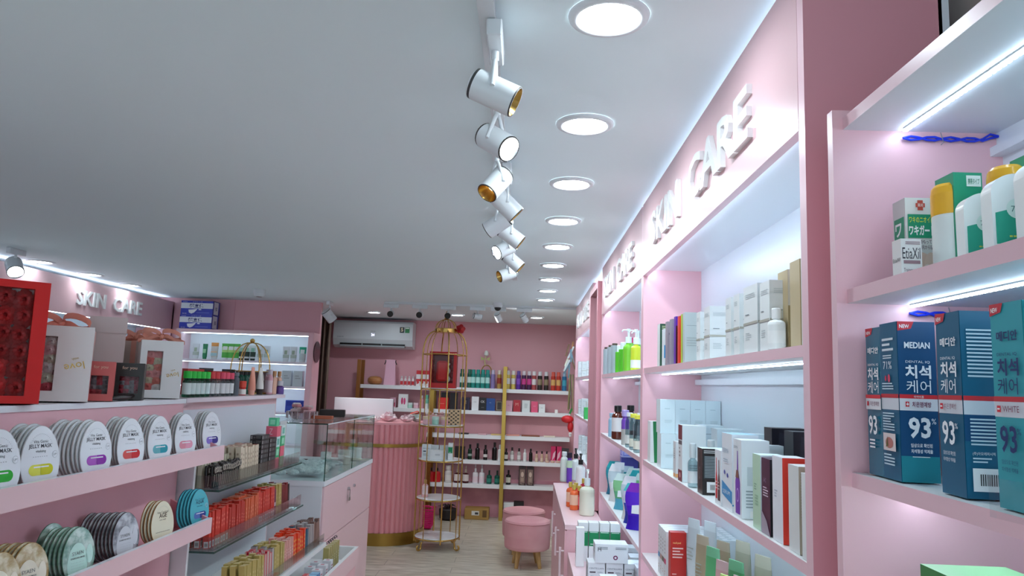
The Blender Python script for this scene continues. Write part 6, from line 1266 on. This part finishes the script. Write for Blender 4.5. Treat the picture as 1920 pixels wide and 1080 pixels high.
for sg in (-1, 1):
    b = MB(); b.tube([(sg*.05, .0, .27), (sg*.065, -.01, .30), (sg*.06, -.01, .285), (sg*.075, -.005, .25)], .006, C('2a2024'), 6); b.build('handle', o)
# second shelf
for key, w_, h_, c, dc, px, l in (
    ('q1', .07, .12, 'd8a8b8', [('r', .1, .1, .9, .5, 'a83050')], 737, 'pink and crimson carton at the left of the second back shelf'), ('q2', .115, .165, 'f0f0f0', [('e', .4, .5, .11, .25, 'd84078'), ('e', .66, .48, .11, .25, 'e05088')], 756, 'white carton with two pink leaves on the second back shelf'),
    ('q7', .09, .20, '181418', [], 833, 'tall black carton behind the stand, left one'), ('q8', .09, .20, '1c181c', [], 850, 'tall black carton behind the stand, right one'), ('q9', .12, .14, 'd82820', [('l', .2, .4, .8, .5, 1, 'f09080')], 831, 'bright red carton in front of the tall black ones'),
    ('q10', .10, .15, '2a2438', [('r', .08, .05, .92, .95, '403858'), ('r', .14, .08, .86, .92, '241e34'), ('t', .4, .5, .2, None, 'c8b890', 'E')], 873, 'dark violet framed carton right of the stand'), ('q11', .085, .165, 'eceef0', [('t', .3, .55, .4, None, 'b0b4b8', 'CK')], 891, 'white tall carton right of the dark violet one'), ('q12', .085, .155, '1a1818', [('t', .2, .6, .6, None, 'c8c8c8', 'CK', .02), ('t', .3, .2, .4, None, '808080', 'one')], 905, 'black carton lettered CK'),
    ('q13', .105, .15, '1f4a90', [('l', .35, .6, .65, .66, 1, 'a0b8d8')], 920, 'deep blue carton on the second back shelf'), ('q14', .075, .125, '4a3a30', [('r', .1, .1, .9, .9, 'c8b898'), ('r', .16, .13, .84, .87, '3a3030')], 936, 'brown framed carton beside the gold post'), ('q15', .085, .13, 'e8b0c0', [('l', .3, .5, .7, .6, 2, 'c88098')], 954, 'light pink carton right of the gold post'),
    ('q16', .085, .14, 'b82030', [('t', .3, .5, .4, None, 'e8b0a0', 'M')], 969, 'crimson carton on the second back shelf'), ('q17', .095, .14, 'dfe6e6', [('l', .3, .3, .7, .7, 4, 'a8b4b4')], 986, 'pale grey white carton on the second back shelf'), ('q18', .08, .13, 'e85a80', [('l', .3, .5, .7, .6, 2, 'f0a0b4')], 1002, 'hot pink carton on the second back shelf'), ('q19', .075, .10, 'ecf0f0', [('l', .3, .5, .7, .6, 2, 'a8b4b4')], 1016, 'small white carton on the second back shelf'), ('q20', .035, .04, 'f0f0ec', [], 1043, 'tiny white cube carton at the right of the second back shelf')):
    carton(key, w_, .05, h_, c, None, {'F': dc}); x, y = bp(px, BZ[1]); put(key, (x, y + (.06 if key in ('q7', 'q8') else 0), BZ[1]), 0, l, 'carton')
bottle('pinkpump', .022, .10, C('e8a8b4', .3), 'e8e4e4', .03, .012, name='lotion_bottle'); bottle('mintpump', .024, .11, C('80c8b0', .3), '70c8a8', .04, .018, label=(.0, .5, 'e8ecec'), name='lotion_bottle')
for i, (px, c, nm) in enumerate(((769, 'b8e0d0', 'mint'), (780, 'e8b8c4', 'pink'))):
    b = MB(); b.lathe([(.028, 0), (.032, .01), (.032, .04)], C(c, .3), 16); x, y = bp(px, BZ[1]); o = b.build('cream_jar', None, (x, y, BZ[1]+.001)); tag(o, nm+' small jar on the second back shelf', 'jar'); c_ = MB(); c_.lathe([(.033, .04), (.033, .06), (.03, .064)], C('d8e8e4' if i == 0 else 'f0d0d8', .3), 16); c_.build('lid', o)
x, y = bp(790, BZ[1]); put('pinkpump', (x, y, BZ[1]), 0, 'pink lotion bottle behind the golden uprights', 'bottle', s=1.2); x, y = bp(800, BZ[1]); put('mintpump', (x, y, BZ[1]), 0, 'mint capped lotion bottle behind the golden uprights', 'bottle', s=1.1)
# third shelf: flat things
for i, (px, w_, c, l) in enumerate(((870, .12, '2a2428', 'thin black flat box on the third back shelf'), (905, .10, 'e0b0b8', 'thin pink flat box on the third back shelf'), (932, .14, 'd8b878', 'thin golden flat box on the third back shelf'), (962, .16, 'e8a090', 'thin coral flat box on the third back shelf'), (995, .22, '8a5038', 'long thin brown flat box on the third back shelf'), (1030, .14, 'e8dcc8', 'thin cream flat box on the third back shelf'))):
    b = MB(); b.bev(-w_/2, w_/2, -.05, .05, 0, .014, .002, C(c, .4)); x, y = bp(px, BZ[2]); o = b.build('flat_box', None, (x, y, BZ[2]+.001)); tag(o, l, 'box')
# fourth shelf bottles
bd = {'gb': ('183828', '101814', (.3, .5, 'a0b0a8')), 'bk': ('141212', '1c1a1a', None), 'bw': ('1c1a1a', '181616', (.25, .5, 'e0dcd8')), 'wn': ('e4e6e4', 'd8dada', None), 'cl': ('b8b4b0', '2a2626', (.2, .6, 'e0dedc')), 'fd': ('c8a890', '1c1818', (.1, .5, 'd8c0a8')), 'vi': ('1c2420', '181414', (.2, .65, 'dcd8cc'))}
for k, (c1, c2, lb_) in bd.items(): bottle('s4_'+k, .024, .13, C(c1, .2), c2, .04, .012, label=lb_, name='serum_bottle')
for i, (k, px, s_, l) in enumerate((('gb', 881, 1.05, 'dark green bottle with black cap on the fourth back shelf'), ('bk', 895, 1.15, 'slim black bottle on the fourth back shelf'), ('bw', 910, 1.05, 'black bottle with white label on the fourth back shelf'), ('bk', 927, 1.25, 'tall black bottle left of the gold post'), ('wn', 937, 1.1, 'narrow white bottle right beside the gold post'),
    ('vi', 949, .85, 'dark bottle with cream label right of the gold post'), ('cl', 960, .95, 'clear bottle with black cap, first right of the gold post'), ('cl', 973, .9, 'clear bottle with black cap, second right of the gold post'), ('wn', 984, .85, 'white slim bottle on the fourth back shelf'), ('bk', 995, .9, 'black bottle right of the white slim one'), ('fd', 1006, .75, 'beige foundation bottle with black cap, left one'), ('fd', 1016, .75, 'beige foundation bottle with black cap, middle one'), ('fd', 1025, .75, 'beige foundation bottle with black cap, right one'))):
    x, y = bp(px, BZ[3]); put('s4_'+k, (x, y, BZ[3]), 0, l, 'bottle', s=s_)
carton('pinkleaf', .07, .05, .19, 'd83068', None, {'F': [('p', [(.2, .1), (.7, .35), (.85, .75), (.4, .55)], 'f0c0d0'), ('r', 0, 0, 1, .12, 'e8b0c0')]}); carton('dark4', .12, .08, .15, '201818'); carton('grey4', .045, .05, .17, '484448'); carton('leo', .14, .08, .20, '6a4a3a', None, {'F': [('e', .1+.2*(i % 5), .1+.14*(i//5), .06, .04, 'c89868') for i in range(30)]})
for k, px, l in (('pinkleaf', 1038, 'hot pink carton with a pale leaf, left one'), ('pinkleaf', 1047, 'hot pink carton with a pale leaf, right one'), ('grey4', 1057, 'dark grey carton at the end of the fourth back shelf, left one'), ('grey4', 1063, 'dark grey carton at the end of the fourth back shelf, right one'), ('dark4', 862, 'dark carton behind the stand on the fourth back shelf'), ('leo', 797, 'brown spotted bag left behind the stand on the fourth back shelf')):
    x, y = bp(px, BZ[3]); put(k, (x, y+.02, BZ[3]), 0, l, 'carton')
for i, px in enumerate((1026, 1036, 1046)):
    b = MB(); b.lathe([(.022, 0), (.024, .006), (.024, .018), (.02, .024)], C('dcb8a4', .35), 16); x, y = bp(px, BZ[3]); o = b.build('powder_jar', None, (x, 9.0, BZ[3]+.001)); tag(o, 'low beige powder jar before the pink cartons', 'jar', 'powder jars on the fourth back shelf')
# fifth shelf
bottle('redflask', .045, .13, C('c81820', .2), '1c1014', .035, .014, name='perfume_bottle', sy=.6); bottle('amberpump', .038, .12, C('48141a', .15), 'c8b8a8', .035, .013, label=(.2, .85, 'e0d4d0'), name='pump_bottle', pump=True); bottle('whitepump', .034, .14, C('e8e4e8', .3), 'dcdce0', .035, .014, label=(.1, .6, 'ecd8e0'), name='pump_bottle', pump=True); bottle('greenflask', .032, .11, C('14584a', .2), '0e3428', .05, .010, label=(.2, .6, '2a8070'), name='perfume_bottle'); bottle('wine', .03, .125, C('1a1c18', .2), '1c1414', .045, .011, label=(.2, .7, 'dcd8c8'), name='perfume_bottle'); bottle('roundwhite', .04, .15, C('dcd8d4', .3), 'e8e4e0', .05, .032, label=(.2, .6, 'ece8e4'), name='lotion_bottle')
for k, px, l in (('redflask', 807, 'red flask bottle behind the stand uprights, left one'), ('redflask', 819, 'red flask bottle behind the stand uprights, right one'), ('roundwhite', 840, 'round white lotion bottle behind the stand'), ('amberpump', 857, 'dark amber pump bottle with pale label, left one'), ('amberpump', 873, 'dark amber pump bottle with pale label, right one'), ('whitepump', 891, 'white pump bottle on the fifth back shelf, left one'), ('whitepump', 903, 'white pump bottle on the fifth back shelf, right one'), ('greenflask', 917, 'deep green flask bottle on the fifth back shelf, left one'), ('greenflask', 932, 'deep green flask bottle on the fifth back shelf, right one'), ('wine', 953, 'dark bottle with cream label on the fifth back shelf')):
    x, y = bp(px, BZ[4]); put(k, (x, y, BZ[4]), 0, l, 'bottle')
carton('facebox', .085, .07, .22, '3a2826', None, {'F': [('r', .15, .12, .85, .85, '8a7068'), ('e', .5, .58, .2, .14, 'd0b8a8'), ('r', .3, .2, .7, .4, 'a89080'), ('t', .2, .04, .6, .07, 'c8b0a0', 'Miso')]})
for k, (px, l) in enumerate(((979, 'left'), (994, 'right'))): x, y = bp(px, BZ[4]); put('facebox', (x, y, BZ[4]), 0, 'dark brown hair dye carton with a portrait, %s one of the pair' % l, 'carton', 'dark brown cartons with portraits')
# on the floor
KRAFT = C('b08a48', .6)
def onfloor(px, y): return Xof(px, y, .05)
b = MB(); b.bev(-.145, .145, -.10, .10, 0, .125, .004, KRAFT); b.box(-.06, .03, -.102, -.1005, .05, .10, C('e8e8e4')); b.box(-.02, .02, -.1025, -.102, .06, .085, C('404040')); b.box(.07, .12, -.1015, -.1005, .03, .11, C('6a4a20'))
o = b.build('cardboard_box', None, (onfloor(894, 9.02), 9.06, .001)); tag(o, 'brown cardboard box with white label on the floor by the back wall', 'box')
b = MB(); b.bev(-.06, .06, -.05, .05, 0, .20, .002, C('e4e6e8')); b.text('parfum', Matrix(((1,0,0,-.03),(0,0,-1,-.0505),(0,1,0,.11),(0,0,0,1))), .06, None, C('a0a4a8')); o = b.build('white_box', None, (onfloor(953, 9.0), 9.05, .001)); tag(o, 'upright white box on the floor right of the gold post', 'box')
b = MB(); b.bev(-.06, .06, -.05, .05, 0, .21, .002, C('1c1a1c')); o = b.build('black_box', None, (onfloor(972, 9.0), 9.10, .001)); tag(o, 'upright black box on the floor beside the white one', 'box')
b = MB(); HP = C('e81878', .4)
b.prism([(-.13, -.09), (.13, -.09), (.13, .09), (-.13, .09)], .001, .006, HP)
for k in range(7):
    s_ = 1+.02*k; z = .02+.024*k; b.tube([(-.13*s_, -.09*s_, z), (.13*s_, -.09*s_, z), (.13*s_, .09*s_, z), (-.13*s_, .09*s_, z)], .007, HP, 6, True)
for k in range(9):
    x = -.13+.0325*k; b.tube([(x, -.09, .003), (x*1.14, -.104, .19)], .003, HP, 5); b.tube([(x, .09, .003), (x*1.14, .104, .19)], .003, HP, 5)
for k in range(6):
    y = -.09+.036*k; b.tube([(-.13, y, .003), (-.15, y*1.14, .19)], .003, HP, 5); b.tube([(.13, y, .003), (.15, y*1.14, .19)], .003, HP, 5)
b.tube([(-.155, -.11, .20), (.155, -.11, .20), (.155, .11, .20), (-.155, .11, .20)], .010, HP, 6, True)
o = b.build('shopping_basket', None, (-1.13, 8.35, .012)); tag(o, 'hot pink plastic shopping basket on the floor behind the golden stand', 'basket')
b = MB(); b.tube([(-.15, -.03, .2), (-.10, -.05, .235), (.10, -.05, .235), (.15, -.03, .2)], .007, HP, 6); b.build('handle', o)
b = MB(); b.lathe([(.07, 0), (.10, .02), (.11, .12), (.10, .13)], C('241c1e', .5), 18); c = MB(); rnd = random.Random(9)
for i in range(22):
    a = rnd.uniform(0, 6.28); l_ = rnd.uniform(.06, .13); c.tube([(0, 0, .12), (l_*.5*math.cos(a), l_*.5*math.sin(a), .17), (l_*math.cos(a), l_*math.sin(a), .15)], [.004, .008, .002], C('302024'), 5)
o = b.build('plant_pot', None, (-.88, 8.9, .001)); tag(o, 'dark pot with dry twigs under the back shelves behind the stand', 'plant pot'); c.build('twigs', o)
# velvet stools
VELV = noise_mat('pink_velvet', 'de9a9e', 'eab0b2', 3, .9, detail=3); WOODL = noise_mat('stool_wood', 'b88a52', 'd2a86c', 6, .45, stretch=(6, 6, 1))
def stool(x, y, label):
    t = empty('velvet_stool', (x, y, 0), label, 'stool', 'pink velvet stools')
    r_ = .205; b = MB(); b.lathe([(r_-.02, .155), (r_-.004, .165), (r_, .185), (r_+.003, .27), (r_, .372), (r_-.006, .388)], VELV, 48); b.build('seat_drum', t)
    b = MB(); b.lathe([(r_-.003, .384), (r_+.001, .390), (r_-.006, .402), (r_-.05, .412), (.08, .418), (0, .419)], VELV, 48); b.tube([((r_-.001)*math.cos(2*PI*k/48), (r_-.001)*math.sin(2*PI*k/48), .387) for k in range(48)], .004, VELV, 6, True); b.build('seat_cushion', t)
    for k in range(4):
        a = PI/4+PI/2*k+.12; b = MB(); b.tube([(.115*math.cos(a), .115*math.sin(a), .16), (.150*math.cos(a), .150*math.sin(a), 0.0)], [.026, .016], WOODL, 12); b.build('leg', t)
stool(.05, 6.82, 'round pink velvet stool with wooden legs, the nearer of the two'); stool(.015, 7.34, 'round pink velvet stool, the farther one mostly hidden behind the other')
# hanging decorations at the far end of the right shelving
b = MB(); rnd = random.Random(5)
for i in range(10):
    a = rnd.uniform(-.5, .5); b.box(-.01, .006, -.006, .006, -.12, .0, C(rnd.choice(['c8d0d0', '6a8a98', 'a87850', 'e0dcc8', '7a5a40'])), M=Matrix.Translation((rnd.uniform(-.03, .02), rnd.uniform(-.01, .01), -.05*i*.5)) @ Matrix.Rotation(a, 4, 'Y'))
o = b.build('hanging_charms', None, (.425, 6.99-.01, 2.03)); tag(o, 'bunch of small charms hanging at the far end of the right shelving', 'charms')
b = MB()
for i in range(9): b.tube([(rnd.uniform(-.02, .02), rnd.uniform(-.01, .01), 0), (rnd.uniform(-.05, .02), rnd.uniform(-.015, .015), -.32-.05*rnd.random())], .004, C(rnd.choice(['5a4a30', '8a7848', '6a6a50', 'a89868'])), 5)
o = b.build('hanging_chains', None, (.425, 6.98, 1.72)); tag(o, 'dark bronze chains hanging below the charms at the far shelving end', 'chains')
b = MB(); b.sphere((0, 0, 0), .045, C('d81c20', .5), 12, 8, (1.3, .7, .8)); b.sphere((.03, 0, -.07), .035, C('c8181c', .5), 12, 8, (.8, .6, 1.5)); b.tube([(.02, 0, .05), (.04, 0, .1)], .01, C('2a8a3a'), 6); b.lathe([(.012, -.16), (.016, -.13), (.008, -.12)], C('e8e0d8'), 10, M=Matrix.Translation((.03, 0, 0)))
o = b.build('red_ornament', None, (.395, 6.98, 1.30)); tag(o, 'red plush ornament with white tip hanging at the far shelving end', 'ornament')
